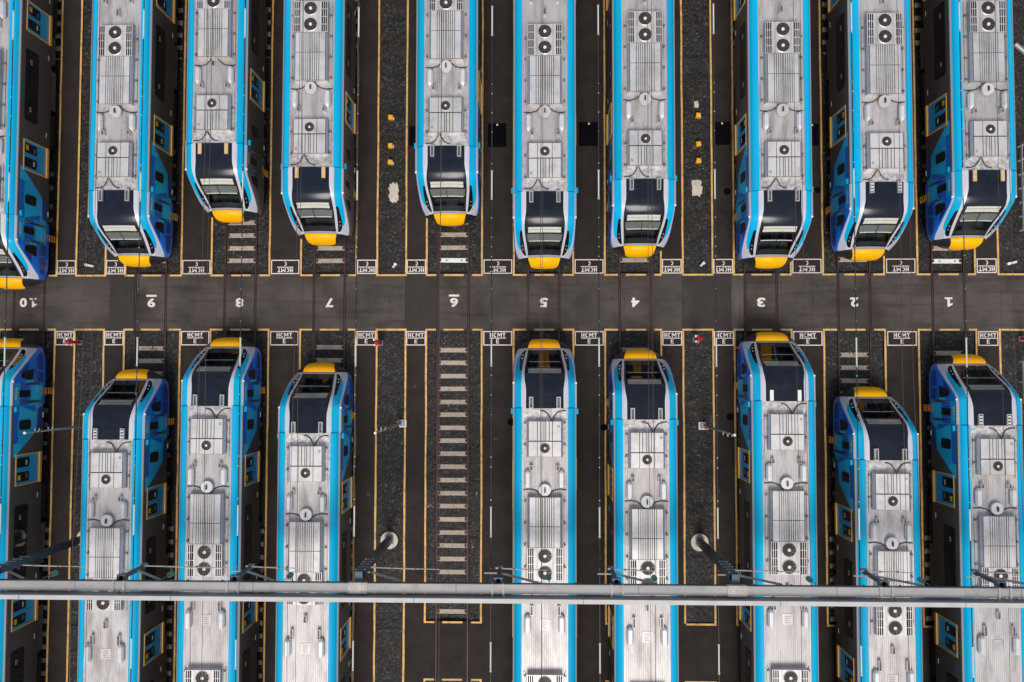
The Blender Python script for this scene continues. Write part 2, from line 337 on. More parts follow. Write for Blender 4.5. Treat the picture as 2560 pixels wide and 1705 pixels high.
for ps, v_ in ((.55, .14), (.74, .42), (.92, .10)): x = e.new(ps); x.color = (v_, v_, v_, 1)
dv = n.new('ShaderNodeMath'); dv.operation = 'DIVIDE'; dv.inputs[1].default_value = 1.75; l.new(ad.outputs[0], dv.inputs[0]); l.new(dv.outputs[0], r.inputs['Fac'])
ml = n.new('ShaderNodeMath'); ml.operation = 'MULTIPLY'; l.new(r.outputs[0], ml.inputs[0]); l.new(no.outputs['Fac'], ml.inputs[1])
tr = n.new('ShaderNodeBsdfTransparent'); ms = n.new('ShaderNodeMixShader'); l.new(ml.outputs[0], ms.inputs[0]); l.new(tr.outputs[0], ms.inputs[1]); l.new(b.outputs[0], ms.inputs[2]); l.new(ms.outputs[0], n['Material Output'].inputs[0])
M['scuff'] = m
for cx, cy, k in ((-1.35, 3.75, 1.0), (-8.3, 3.9, .95), (3.1, 3.7, 1.05), (7.4, 3.9, .9), (-13.4, 3.8, 1.0), (-24.6, 3.7, .95), (14.3, 3.8, .9)):
    g = MB(); g.add([(1.5*math.cos(2*PI*j/32), 1.42*math.sin(2*PI*j/32), 0) for j in range(32)], [tuple(range(32))], 'scuff'); o = g.build('scuff_mark'); o.location = (cx, cy, .0062); o.scale = (k, k, 1); o.rotation_euler = (0, 0, cx); tag(o, kind='structure')

sm = MB()
for k in range(46):
    if k < 18: cx, cy = rnd.uniform(-26, 26), rnd.uniform(YB+.2, YT-.2)
    else: a, b = rnd.choice(WALK[1:]); cx, cy = rnd.uniform(a+.2, b-.2), rnd.choice([rnd.uniform(6.4, 19), rnd.uniform(-12.5, 1.2)])
    if any(abs(cx - (x_ + q)) < .2 for x_ in TX.values() for q in (-.835, .835)): continue
    rr = rnd.uniform(.03, .12); P_ = [(cx+rr*rnd.uniform(.6, 1.2)*math.cos(2*PI*j/12), cy+rr*rnd.uniform(.6, 1.3)*math.sin(2*PI*j/12), .0018) for j in range(12)]
    sm.add(P_, [tuple(range(12))], 'oil')
sm_ = sm.build('oil_stains'); tag(sm_, kind='stuff')
# ballast, a displaced sheet of crushed stone in every gap
bv, bf = [], []; nv = 0
def ballast_rect(x0, x1, y0, y1, base, track=None, cell=.055):
    global nv
    nx = max(2, int((x1 - x0) / cell)); ny = max(2, int((y1 - y0) / cell))
    X, Y = np.meshgrid(np.linspace(x0, x1, nx + 1), np.linspace(y0, y1, ny + 1))
    X = X + rng.uniform(-.015, .015, X.shape); Y = Y + rng.uniform(-.015, .015, Y.shape)
    Z = np.full_like(X, base) + rng.normal(0, .018, X.shape)
    low = rng.normal(0, .03, (ny // 8 + 3, nx // 8 + 3))
    Z += low[(np.arange(ny + 1) // 8)[:, None], (np.arange(nx + 1) // 8)[None, :]] * .4
    if track is not None:
        d = np.abs(X - TX[track]); ins = d < .86
        Z = np.where(ins, -.185 + (Z - base) * .8, Z)
        bare = (d > .86) & (d < 1.44) & ((Y > 17.25) | (Y < -8.2)) & (track in (10, 9, 8, 7, 3, 2, 1))
        Z = np.where(bare & (Z > -.18), -.20 + (Z - base) * .6, Z)
    V = np.stack([X.ravel(), Y.ravel(), Z.ravel()], 1)
    i = np.arange(ny)[:, None] * (nx + 1) + np.arange(nx)[None, :]; i = i.ravel() + nv
    bf.append(np.stack([i, i + 1, i + nx + 2, i + nx + 1], 1)); bv.append(V); nv += len(V)
for t, (a, b) in STRIP.items():
    far = [(YT, 21.5)]
    if t >= 7: far += [(-17.5, YB)]
    else: far += [(YC, YB), (-17.5, YD)]
    for y0, y1 in far: ballast_rect(a + .02, b - .02, y0 + .02, y1 - .02, -.10, t)
for k, (a, b) in enumerate(MID):
    b2 = min(b, 27.2)
    ys = [(YT, 21.5)] + ([(-17.5, YB)] if k < 2 else [(YC, YB), (-17.5, YD)])
    for y0, y1 in ys: ballast_rect(a + .02, b2 - (.02 if b2 == b else 0), y0 + .02, y1 - .02, -.06)
bv = np.concatenate(bv).astype(np.float32); bf = np.concatenate(bf).astype(np.int32)
me = bpy.data.meshes.new('ballast'); me.vertices.add(len(bv)); me.vertices.foreach_set('co', bv.ravel()); me.loops.add(bf.size); me.loops.foreach_set('vertex_index', bf.ravel())
me.polygons.add(len(bf)); me.polygons.foreach_set('loop_start', np.arange(0, bf.size, 4, dtype=np.int32)); me.polygons.foreach_set('loop_total', np.full(len(bf), 4, dtype=np.int32))
me.update(calc_edges=True); me.materials.append(M['ballast']); o = bpy.data.objects.new('ballast', me); COL.objects.link(o); tag(o, kind='stuff')
g = MB()                                                   # the same stone, flat, beyond the frame
for y0, y1 in ((21.5, FAR), (-FAR, -17.5)): g.add([(-31,y0,-.15),(31,y0,-.15),(31,y1,-.15),(-31,y1,-.15)], [(0,1,2,3)], 'ballast')
g.add([(27.2,-17.5,-.1),(31,-17.5,-.1),(31,21.5,-.1),(27.2,21.5,-.1)], [(0,1,2,3)], 'ballast')
tag(g.build('ballast_bed'), kind='structure')

# tracks: rails and sleepers
sl = MB()
sl.bevbox(-1.41, 1.41, -.125, .125, -.36, -.145, 'conc', .02)
for s_ in (-1, 1):
    for e_ in (-1, 1): sl.box(s_*.835+e_*.12-.05, s_*.835+e_*.12+.05, -.07, .07, -.148, -.11, 'rust')
sleeper = sl.build('sleeper'); slm = sleeper.data; bpy.data.objects.remove(sleeper)
sl = MB(); sl.bevbox(-1.41, 1.41, -.125, .125, -.36, -.145, 'white', .02)
for s_ in (-1, 1):
    for e_ in (-1, 1): sl.box(s_*.835+e_*.12-.05, s_*.835+e_*.12+.05, -.07, .07, -.148, -.11, 'rust')
M['bluebit'] = mat('blue_mark', (.05, .12, .3), .5)
for s_ in (-.36, .44): sl.box(s_ - .05, s_ + .05, -.04, .03, -.146, -.141, 'bluebit')
so = sl.build('sleeper'); slw = so.data; bpy.data.objects.remove(so)
RAIL = [(-.075,-.16),(.075,-.16),(.075,-.15),(.012,-.13),(.012,-.04),(.036,-.03),(.036,-.004),(.028,0),(-.028,0),(-.036,-.004),(-.036,-.03),(-.012,-.04),(-.012,-.13),(-.075,-.15)]
def make_track(t):
    root = empty('railway_track', (TX[t], 0, 0)); root['kind'] = 'structure'
    for s_ in (-1, 1):
        r_ = MB(); V = [(s_*.835 + x, y, z) for y in (-FAR, FAR) for x, z in RAIL]; n_ = len(RAIL)
        r_.add(V, [(i, (i+1) % n_, n_+(i+1) % n_, n_+i) for i in range(n_)], 'rail'); r_.build('rail', root)
    y = 6.09 if t != 1 else 5.99
    ys = []
    yy = y
    while yy < 21.5: ys.append(yy); yy += .695
    yy = {9: 1.32, 7: 1.37, 2: 1.0, 1: 1.1}.get(t, 1.24)
    while yy > -17.5:
        if t >= 7 or not (YD - .25 < yy < YC + .25): ys.append(yy)
        yy -= .695
    for yy in ys:
        me_ = slw if (t in (6, 1) and abs(yy - y) < .01) else slm
        o = bpy.data.objects.new('sleeper', me_); COL.objects.link(o); o.parent = root; o.location = (random.uniform(-.01, .01), yy + random.uniform(-.012, .012), random.uniform(-.006, .004)); o.rotation_euler = (0, 0, random.uniform(-.006, .006))
for t in TX: make_track(t)

# painted lines
def wob_line(pts, name='edge_line', w=.095, m='yline'):
    g = MB()
    for seg, ((x0, y0), (x1, y1)) in enumerate(zip(pts[:-1], pts[1:])):
        zz = .0045 + .0011 * (seg % 3)
        L = math.hypot(x1-x0, y1-y0); n_ = max(1, int(L / 1.2)); dx, dy = (x1-x0)/L, (y1-y0)/L; row = []
        for k in range(n_ + 1):
            f = k / n_; o_ = 0 if k in (0, n_) else random.uniform(-.012, .012); ww = w / 2 * random.uniform(.9, 1.1)
            cx, cy = x0 + (x1-x0)*f - dy*o_, y0 + (y1-y0)*f + dx*o_
            e_ = -w/2 if k == 0 else (w/2 if k == n_ else 0); cx += dx*e_; cy += dy*e_
            row.append(((cx - dy*ww, cy + dx*ww, zz), (cx + dy*ww, cy - dx*ww, zz)))
        g.grid(row, m)
    return tag(g.build(name), kind='structure')
def ends(t, y):                                            # dashes across a track mouth
    c = TX[t] + .02
    wob_line([(c - .47, y), (c + .5, y)])
def L_line(x, y, yfar, x2): wob_line([(x2, y), (x, y), (x, yfar)])
for t, (a, b) in STRIP.items():
    c = TX[t]
    for y, yf in [(YT - .02, 21.6), (YB + .02, -17.5 if t >= 7 else YC)]:
        L_line(a, y, yf, c - .97); L_line(b, y, yf, c + 1.08); ends(t, y)
    if t < 7:
        for x, s_ in ((a, -.97), (b, 1.08)): wob_line([(c + s_, YC), (x, YC)])
        ends(t, YC); ends(t, YD)
        for x, s_ in ((a, -.97), (b, 1.08)): wob_line([(c + s_, YD), (x, YD), (x, -19)])
for k, (a, b) in enumerate(MID):
    bb = b if k < 3 else 30
    yb = -17.5 if k < 2 else YC
    pts = [(a, 21.6), (a, YT - .02), (bb, YT - .02)] + ([(bb, 21.6)] if k < 3 else []); wob_line(pts)
    pts = [(a, yb), (a, YB + .02), (bb, YB + .02)] + ([(bb, yb)] if k < 3 else []) + ([(a, yb)] if k == 2 else []); wob_line(pts)
    if k == 2: wob_line([(a, -19), (a, YD), (b, YD), (b, -19)])

# stencilled boxes on the walkways and numbers on the road
sidew = {0: 'narrow walkway', 1: 'wide walkway'}
def between(a, b):
    ts = sorted(TX, reverse=True); L_ = [t for t in ts if TX[t] < (a + b) / 2]; Rr = [t for t in ts if TX[t] > (a + b) / 2]
    lt = L_[-1] if L_ else None; rt = Rr[0] if Rr else None
    if lt is None: return 'left of track 10'
    if rt is None: return 'right of track 1'
    if b - a > 1.4: return 'on the wide walkway between tracks %d and %d' % (lt, rt)
    near = lt if abs((a+b)/2 - TX[lt]) < abs((a+b)/2 - TX[rt]) else rt
    return 'on the narrow walkway beside track %d, towards track %d' % (near, rt if near == lt else lt)
for a, b in WALK[1:]:
    c = (a + b) / 2; wide = b - a > 1.4; hw = .77 if wide else .52
    for top in (0, 1):
        cy = 5.725 if top else 1.865; rot = PI if top else 0; g = MB(); lw = .05
        for q in ((-hw, hw, -.385, -.385+lw), (-hw, hw, .385-lw, .385), (-hw, -hw+lw, -.385+lw, .385-lw), (hw-lw, hw, -.385+lw, .385-lw)):
            g.add([(q[0],q[2],.009),(q[1],q[2],.009),(q[1],q[3],.009),(q[0],q[3],.009)], [(0,1,2,3)], 'wline')
        block_glyphs(g, 'HCMT', .225, .176, .04, 0, .178, .009, 'wline')
        g.add([(-.44,-.008,.009),(.44,-.008,.009),(.44,.034,.009),(-.44,.034,.009)], [(0,1,2,3)], 'wline')
        block_glyphs(g, 'C' if top else 'E', .22, .165, 0, 0, -.165, .009, 'wline')
        o = g.build('stencil_marking'); o.location = (c, cy, 0); o.rotation_euler = (0, 0, rot)
        tag(o, ('upside-down white HCMT C box painted ' if top else 'white HCMT E box painted ') + between(a, b), 'road marking', 'stencilled boxes beside the road')
def figure_one(g, x, m):
    z = .009
    for P_ in ([(-.20,-.25),(.20,-.25),(.20,-.16),(-.20,-.16)], [(-.065,-.16),(.065,-.16),(.065,.25),(-.02,.25),(-.065,.21)], [(-.065,.21),(-.20,.13),(-.20,.03),(-.065,.10)]):
        g.add([(x+a, b, z) for a, b in P_], [tuple(range(len(P_)))], m)
for t in TX:
    g = MB(); cx = TX[t] + {10: -.05, 9: .05, 6: .05, 8: -.02}.get(t, 0)
    if t == 10:
        # worn-away figure one
        M['wworn'] = mat('worn_white_paint', (.60, .53, .48), .7, col2=(.055, .048, .045), vscale=4, thr=(.40, .50))
        # '10' reads from the far side: 1 first
        g2 = MB(); figure_one(g2, -.27, 'wworn'); put_text(g2, '0', .27, 0, .009, .50, 'wline', 0, .04, .40); g = g2
    elif t == 1: figure_one(g, 0, 'wline')
    else: put_text(g, str(t), 0, 0, .009, .50, 'wline', 0, .038, .43)
    if t in (9, 6): g.add([(-.28,-.43,.009),(.28,-.43,.009),(.28,-.32,.009),(-.28,-.32,.009)], [(0,1,2,3)], 'wline')
    o = g.build('number_marking'); o.location = (cx, 3.79 if t != 10 else 3.8, 0); o.rotation_euler = (0, 0, PI)
    tag(o, ('half worn ' if t == 10 else '') + 'upside-down white number %d painted on the road between the rails' % t + (', underlined' if t in (9, 6) else ''), 'road marking', 'track numbers painted on the road')

# ================================================================== TRAIN  (nose towards +Y, y=0 at the cap joint, s=-y)
TC = [(0,3.95),(.9,3.95),(1.3,3.89),(1.66,3.72),(1.94,3.38),(2.28,2.92),(2.62,2.50),(2.97,2.12)]
XW = [(0,.915),(.9,.912),(1.1,.935),(1.33,.975),(1.66,1.0),(2.0,.975),(2.35,.91),(2.62,.865),(2.97,.83)]
DW = [(0,.03),(1.3,.07),(1.66,.10),(2.35,.17),(2.97,.20)]
XV = [(0,1.15),(.9,1.15),(1.33,1.13),(1.66,1.12),(2.0,1.10),(2.35,1.03),(2.62,.98),(2.85,.92),(2.97,.89)]
ZV = [(0,3.86),(.9,3.86),(1.33,3.78),(1.66,3.53),(2.0,3.12),(2.35,2.60),(2.62,2.25),(2.97,1.86)]
XH = [(0,1.17),(1.80,1.22),(1.92,1.24),(2.35,1.235),(2.62,1.19),(2.77,1.12),(2.86,1.0),(2.97,.93)]
ZH = [(0,3.85),(1.33,3.75),(1.80,3.30),(2.0,3.04),(2.35,2.50),(2.62,2.12),(2.85,1.85),(2.97,1.78)]
XB = [(0,1.475),(1.6,1.465),(2.0,1.435),(2.35,1.385),(2.5,1.33),(2.62,1.22),(2.8,1.12),(2.97,1.06)]
ZB = [(0,3.68),(1.2,3.66),(1.45,3.53),(1.7,3.24),(2.0,2.85),(2.35,2.38),(2.62,2.06),(2.97,1.68)]
XS = [(0,1.53),(1.4,1.525),(2.0,1.51),(2.35,1.49),(2.6,1.455),(2.8,1.40),(2.97,1.30)]
ZS = [(0,3.58),(1.2,3.56),(1.45,3.43),(1.7,3.12),(2.0,2.72),(2.3,2.32),(2.6,1.88),(2.78,1.55),(2.97,1.25)]
XF = [(0,1.549),(1.9,1.549),(2.35,1.53),(2.6,1.495),(2.8,1.435),(2.97,1.33)]
def sec(t):
    zc = sinterp(TC, t); xw = sinterp(XW, t); zw = zc - sinterp(DW, t); xv, zv = sinterp(XV, t), sinterp(ZV, t)
    xh, zh = max(sinterp(XH, t), xv + .005), sinterp(ZH, t); xb, zb = sinterp(XB, t), sinterp(ZB, t)
    xs, zs = sinterp(XS, t), sinterp(ZS, t); xf = sinterp(XF, t)
    zm = min(3.45, zs - .08)
    P = [(0, zc), (xw*.5, zc - (zc-zw)*.22), (xw*.85, zc-(zc-zw)*.68), (xw, zw), (xv, zv), (xh, zh), ((xh+xb)/2, (zh+zb)/2 + .035), (xb, zb), (xs, zs), (xf, zm), (xf, 1.2), (xf-.03, .85)]
    return P
def build_shell(grey_nose):
    mb = MB(); ts = list(np.arange(0, 2.97, .09)) + [2.97]
    side = 'nosegrey' if grey_nose else 'l_royal'
    for s_ in (-1, 1):
        G = [[(s_*x, t, z) for x, z in sec(t)] for t in ts]
        for i in range(len(ts) - 1):
            tm = (ts[i] + ts[i+1]) / 2
            mm = ['cap']*3 + ['silver', 'blue', 'blue', 'blue', 'silver', side, side, side]
            if 1.88 < tm < 2.86: mm[4] = 'black'
            if tm > 2.60: mm[5] = mm[6] = 'silver'
            if tm > 2.86: mm[4] = 'silver'
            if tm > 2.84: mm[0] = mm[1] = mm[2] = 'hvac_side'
            cols = [(j, mm[j]) for j in range(11) if not (j < 3 and 1.68 < tm < 2.84) and not (j == 4 and 1.88 < tm < 2.86)]
            for j, m_ in cols:
                a, b, c, d = G[i][j], G[i][j+1], G[i+1][j+1], G[i+1][j]; mb.add([a, b, c, d], [(0,1,2,3)], m_)
    o = mb.build('nose_shell', None)
    bm = bmesh.new(); bm.from_mesh(o.data); bmesh.ops.remove_doubles(bm, verts=bm.verts, dist=.0005); bmesh.ops.recalc_face_normals(bm, faces=bm.faces); bm.to_mesh(o.data); bm.free()
    o.data.polygons.foreach_set('use_smooth', [True]*len(o.data.polygons)); o.data.set_sharp_from_angle(angle=R(50))
    return o
def fascia_pt(u, r):                                       # u across -1..1, r 0..1 from silver lip to nose tip, 1..2 down to skirt
    au = abs(u); x0 = 1.33 * u
    # lip
    if au < .624: tl, zl = 2.97, 2.12 - .20 * (au/.624)**2
    else: f = (au - .624)/.376; tl, zl = 2.97 - .02*f, 1.92 - .67 * f**.9
    x1 = 1.30 * u; t1 = 3.46 - .10 * x1 * x1 - .36 * max(0, abs(x1) - .55) ** 1.5; z1 = 1.24
    if r <= 1:
        k = r**1.0; t = tl + (t1 - tl) * math.sin(k * PI/2)**.85; z = zl + (z1 - zl) * (1 - math.cos(k * PI/2)); x = x0 + (x1 - x0) * k
        if au > .98: pass
    else: k = r - 1; t = t1 - .10 * k; z = z1 - .52 * k; x = x1
    return (x, t, z)
def rounded_rect(w, h, r, n=4):                            # centred outline
    P = []
    for cx, cy, a0 in ((w/2-r, h/2-r, 0), (-w/2+r, h/2-r, PI/2), (-w/2+r, -h/2+r, PI), (w/2-r, -h/2+r, 1.5*PI)):
        for k in range(n + 1): a = a0 + PI/2*k/n; P.append((cx + r*math.cos(a), cy + r*math.sin(a)))
    return P
def side_plate(mb, side, y, z, P, x, d, m):                # plate standing d proud of the car side; P in (y,z)
    n_ = len(P); V = [(side*x, y+a, z+b) for a, b in P] + [(side*(x+d), y+a, z+b) for a, b in P]
    mb.add(V, [tuple(range(n_)), tuple(range(n_, 2*n_))] + [(i, (i+1) % n_, n_+(i+1) % n_, n_+i) for i in range(n_)], m)
def side_patch(mb, side, poly, m, off):                    # flat print on the side, follows the nose taper
    bm = bmesh.new(); vs = [bm.verts.new((0, t, z)) for t, z in poly]; bm.faces.new(vs)
    bmesh.ops.triangulate(bm, faces=bm.faces)
    bmesh.ops.subdivide_edges(bm, edges=[e_ for e_ in bm.edges if e_.calc_length() > .5], cuts=3, use_grid_fill=True)
    bmesh.ops.triangulate(bm, faces=bm.faces)
    bm.verts.ensure_lookup_table(); V = [(side * ((sinterp(XF, v.co.y) if v.co.y > 0 else 1.549) + off), v.co.y, v.co.z) for v in bm.verts]
    mb.add(V, [tuple(v.index for v in f.verts) for f in bm.faces], m); bm.free()

CARL = 23.2
def build_train():
    root = empty('train')
    # --- body shell behind the cap joint
    P = [(1.11, 3.86), (1.115, 3.925), (1.16, 3.93), (1.30, 3.885), (1.38, 3.82), (1.40, 3.80), (1.46, 3.70), (1.475, 3.68), (1.54, 3.64), (1.545, 3.58), (1.549, 3.45), (1.549, 1.15), (1.50, .95)]
    mm = ['blue']*7 + ['strip', 'strip', 'grey', 'grey', 'grey']
    b = MB()
    for s_ in (-1, 1): b.grid([[(s_*x, y, z) for x, z in P] for y in (-.006, -CARL)], mm)
    b.add([(-1.5,-CARL,.95),(1.5,-CARL,.95),(1.549,-CARL,3.45),(1.3,-CARL,3.885),(-1.3,-CARL,3.885),(-1.549,-CARL,3.45)], [(0,1,2,3,4,5)], 'grey')
    b.add([(-1.5,0,.95),(1.5,0,.95),(1.5,-CARL,.95),(-1.5,-CARL,.95)], [(0,1,2,3)], 'under')
    b.build('body_shell', root, True, 40)
    # --- roof deck with ribs
    d = MB(); d.add([(-1.112,-.004,3.885),(1.112,-.004,3.885),(1.112,-2.35,3.885),(-1.112,-2.35,3.885)], [(0,1,2,3)], 'deckend')
    for x in (-1.06, 1.06): d.box(x-.015, x+.015, -2.3, -.1, 3.885, 3.905, 'metal')
    for x in (-.98, -.93, .93, .98): d.box(x-.012, x+.012, -2.3, -.5, 3.885, 3.91, 'deckend')
    d.build('roof_sheet', root)
    d = MB(); prof = [(-1.112, 3.88)]
    n_ = 24; p_ = 2.14 / n_
    for k in range(n_):
        a = -1.07 + k * p_; prof += [(a, 3.88), (a + p_*.18, 3.898), (a + p_*.62, 3.898), (a + p_*.8, 3.88)]
    prof.append((1.112, 3.88)); d.grid([[(x, y, z) for x, z in prof] for y in (-2.352, -CARL)], 'deck'); d.build('roof_deck', root)
    # --- front fascia and yellow cowl
    f = MB(); us = np.linspace(-1, 1, 29); rs = [0, .15, .3, .45, .6, .75, .9, 1, 1.3, 1.7, 2]
    f.grid([[fascia_pt(u, r) for u in us] for r in rs], 'black')
    f.build('front_fascia', root, True, 60)
    f = MB(); rows = []
    for r in np.linspace(0.0, 1.02, 15):
        hw = .624 - .12 * r - (.0 if r < .78 else .13 * ((r - .78)/.24)**2)
        row = []
        for u in np.linspace(-hw, hw, 15): x, t, z = fascia_pt(u, r); row.append((x, t + .012 + .01 * r, z + .012))
        rows.append(row)
    f.grid(rows, 'yellow'); f.build('nose_cowl', root, True, 60)
    # cab interior seen through the windscreen
    i = MB(); i.box(-.95, .95, .9, 1.1, 1.2, 3.6, 'dash'); i.box(-1.2, 1.2, 1.1, 2.85, 1.2, 1.5, 'dark')
    i.box(-.85, .85, 2.2, 2.85, 1.5, 1.92, 'dash'); i.box(-.75, .75, 2.05, 2.2, 1.5, 1.98, 'black')
    i.build('cab_floor', root)
    global SEAT
    s = MB(); s.bevbox(-.34, .24, 1.60, 2.1, 1.5, 2.2, 'seat', .1); s.bevbox(-.36, .26, 1.78, 2.02, 1.5, 2.75, 'seat', .09); SEAT = s.build('driver_seat'); COL.objects.unlink(SEAT)
    # windscreen
    w = MB(); ts = np.linspace(1.68, 2.84, 14)
    w.grid([[(x, t, z) for x, z in [(-a, c) for a, c in reversed(sec(t)[:4])] + sec(t)[1:4]] for t in ts], 'screen')
    scr = w.build('windscreen', root, True)
    def on_scr(x, t, off):
        P_ = sec(t)[:4]; return (x, t, float(np.interp(abs(x), [a for a, c in P_], [c for a, c in P_])) + off)
    def scr_patch(mb, t0, t1, x0a, x1a, x0b, x1b, off, m, nt_=6, nx_=10):
        mb.grid([[on_scr(x, t, off) for x in np.linspace(x0a + (x0b-x0a)*k/nt_, x1a + (x1b-x1a)*k/nt_, nx_)] for k, t in enumerate(np.linspace(t0, t1, nt_+1))], m)
    v = MB(); scr_patch(v, 1.70, 1.80, -.82, .82, -.82, .82, -.02, 'visor', 3); scr_patch(v, 1.81, 1.93, -.82, .82, -.82, .82, -.02, 'visor', 3); v.build('sun_blind', root)
    v = MB(); scr_patch(v, 2.255, 2.295, -.78, .78, -.78, .78, -.02, 'white', 1); v.build('blind_bar', root)
    r = MB()
    for s_ in (-1, 1):
        a = [(s_*(sinterp(XW, t)), t) for t in ts]
        r.grid([[on_scr(s_*sinterp(XW, t)*.999, t, .004), on_scr(s_*(sinterp(XW, t)-.085), t, .006)] for t in ts], 'black')
    scr_patch(r, 1.67, 1.70, -.95, .95, -.95, .95, .005, 'black', 1); scr_patch(r, 1.95, 1.99, -.93, .93, -.93, .93, .005, 'black', 1)
    scr_patch(r, 2.66, 2.84, -.8, .8, -.78, .78, .005, 'black', 2)
    r.build('screen_border', root)
    r = MB(); r.tube([on_scr(-.02, 2.72, .03), on_scr(.02, 2.5, .04), on_scr(.04, 2.25, .04)], .014, 'black'); r.tube([on_scr(.035, 2.45, .05), on_scr(.06, 2.0, .03)], .01, 'black'); r.build('wiper', root)
    # headlights
    for s_ in (-1, 1):
        h = MB(); rows = []
        for t in np.linspace(1.84, 2.88, 14):
            a, c = (sinterp(XV, t), sinterp(ZV, t)), (max(sinterp(XH, t), sinterp(XV, t)+.01), sinterp(ZH, t))
            rows.append([(s_*(a[0]+.01), t, a[1]+.008), (s_*(a[0]+c[0])/2, t, (a[1]+c[1])/2+.012), (s_*(c[0]-.005), t, c[1]+.010)])
        h.grid(rows, 'glass')
        hl = h.build('headlight', root, True)
        q = MB()
        for tt in (2.45, 2.6):
            xx = (sinterp(XV, tt)+sinterp(XH, tt))/2; zz = (sinterp(ZV, tt)+sinterp(ZH, tt))/2 + .016; q.cyl((s_*xx, tt, zz), .035, .006, 'metal', 8)
        q.build('lamp', hl)
    # cap fittings
    c = MB(); c.bevbox(-.55, .55, .03, .52, 3.93, 3.965, 'cap', .012); c.build('hatch', root)
    c = MB()
    for x in (-1.0, 1.0): pass
    # camera pods and edge fairings
    for s_ in (-1, 1):
        c = MB(); c.bevbox(min(s_*1.50, s_*1.655), max(s_*1.50, s_*1.655), -.30, -.03, 3.30, 3.44, 'blue', .02); c.build('camera_housing', root)
        c = MB(); c.box(min(s_*1.50, s_*1.565), max(s_*1.50, s_*1.565), .0, 1.18, 3.52, 3.60, 'strip'); c.box(min(s_*1.49, s_*1.57), max(s_*1.49, s_*1.57), 1.18, 1.27, 3.50, 3.59, 'white'); c.build('gutter_end', root)
    # coupler
    c = MB(); c.box(-.18, .18, 2.9, 3.36, .62, .82, 'under'); c.box(-.25, .25, 3.32, 3.40, .58, .80, 'under_l'); c.build('coupler', root)
    # bogies and under-floor gear
    for yb in (-1.6, -17.8):
        bo = MB()
        for s_ in (-1, 1):
            bo.box(s_*1.15-.09, s_*1.15+.09, yb-1.6, yb+1.6, .45, .70, 'under'); bo.box(s_*1.22-.1, s_*1.22+.1, yb-.35, yb+.35, .6, .95, 'under_l')
            for k in (-1.25, -.5, .5, 1.25): bo.cyl((s_*1.30, yb+k, .5), .13, s_*.12, 'under_l', 10, axis='x')
        bo.box(-1.1, 1.1, yb-.3, yb+.3, .45, .75, 'under'); bg_ = bo.build('bogie', root)
        for k in (-1.25, 1.25):
            for s_ in (-1, 1):
                wl = MB(); wl.cyl((s_*.835-.065, yb+k, .44), .44, .13, 'rail', 20, axis='x'); wl.build('wheel', bg_)
    u = MB()
    for y0, y1, z0 in ((-4.2, -6.0, .45), (-6.3, -8.4, .4), (-8.8, -10.2, .5), (-10.6, -13.0, .42), (-13.3, -15.2, .45)):
        for s_ in (-1, 1): u.box(min(s_*.6, s_*1.42), max(s_*.6, s_*1.42), y1, y0, z0, .95, random.choice(['under', 'under', 'under_l']))
    u.build('underfloor_equipment', root)
    # --- side doors, windows, stickers
    for s_ in (-1, 1):
        for y0 in (-2.45, -9.62, -16.8):
            fr_ = MB(); yc = y0 - .79; w_, zb, zt = 1.58, 1.17, 3.24; f_ = .065; X0 = 1.546
            for q in ((-w_/2, w_/2, zt-f_, zt), (-w_/2, -w_/2+f_, zb+.17, zt-f_), (w_/2-f_, w_/2, zb+.17, zt-f_)):
                P_ = [(q[0], q[2]), (q[1], q[2]), (q[1], q[3]), (q[0], q[3])]; side_plate(fr_, s_, yc, 0, P_, X0, .028, 'frame')
            side_plate(fr_, s_, yc, 0, [(-w_/2, zb), (w_/2, zb), (w_/2, zb+.17), (-w_/2, zb+.17)], X0, .075, 'frame')
            side_plate(fr_, s_, yc, 0, [(-w_/2+f_, zb+.172), (w_/2-f_, zb+.172), (w_/2-f_, zb+.25), (-w_/2+f_, zb+.25)], X0, .02, 'strip')
            dr = fr_.build('door', root)
            for k in (-1, 1):
                lf = MB(); a, b_ = (.012, w_/2-f_-.005) if k > 0 else (-w_/2+f_+.005, -.012)
                side_plate(lf, s_, yc, 0, [(a, zb+.252), (b_, zb+.252), (b_, zt-f_-.005), (a, zt-f_-.005)], X0-.01, .018, 'doorblue'); lf.build('door_leaf', dr)
                gz = MB(); P_ = rounded_rect(.50, 1.02, .10); side_plate(gz, s_, yc + k*.36, 2.62, P_, X0+.006, .006, 'glass')
                # notices on the glass
                flip = k * s_
                if k > 0: side_plate(gz, s_, yc+k*.36+.02, 2.62, [(-.16,-.32),(.08,-.32),(.08,-.20),(-.16,-.20)], X0+.012, .002, 's_white')
                else:
                    side_plate(gz, s_, yc+k*.36, 2.92, [(-.16,-.10),(.10,-.10),(.10,.12),(-.16,.12)], X0+.012, .002, 's_yel')
                    side_plate(gz, s_, yc+k*.36+.05, 2.32, [(-.14,-.09),(.10,-.09),(.10,.09),(-.14,.09)], X0+.012, .002, 's_grn')
                gz.build('door_glass', dr)
        for y0, y1, hh in ((-5.0, -8.72, 1.10), (-12.2, -15.9, 1.10), (-19.3, -22.4, 1.10)):
            wn = MB(); yc = (y0+y1)/2; side_plate(wn, s_, yc, 2.70, rounded_rect(y0-y1, hh, .16), 1.546, .016, 'rubber'); win = wn.build('window', root)
            for k in (-1, 1):
                wp = MB(); yy = yc + k*(y0-y1)/4
                side_plate(wp, s_, yy, 2.70, rounded_rect((y0-y1)/2-.16, hh-.16, .1), 1.556, .010, 'glass')
                side_plate(wp, s_, yy+.3*k, 2.78, [(-.11,-.07),(.11,-.07),(.11,.07),(-.11,.07)], 1.566, .002, 's_white'); side_plate(wp, s_, yy+.3*k, 2.78, [(-.09,-.05),(.09,-.05),(.09,.05),(-.09,.05)], 1.568, .002, 's_red')
                wp.build('pane', win)
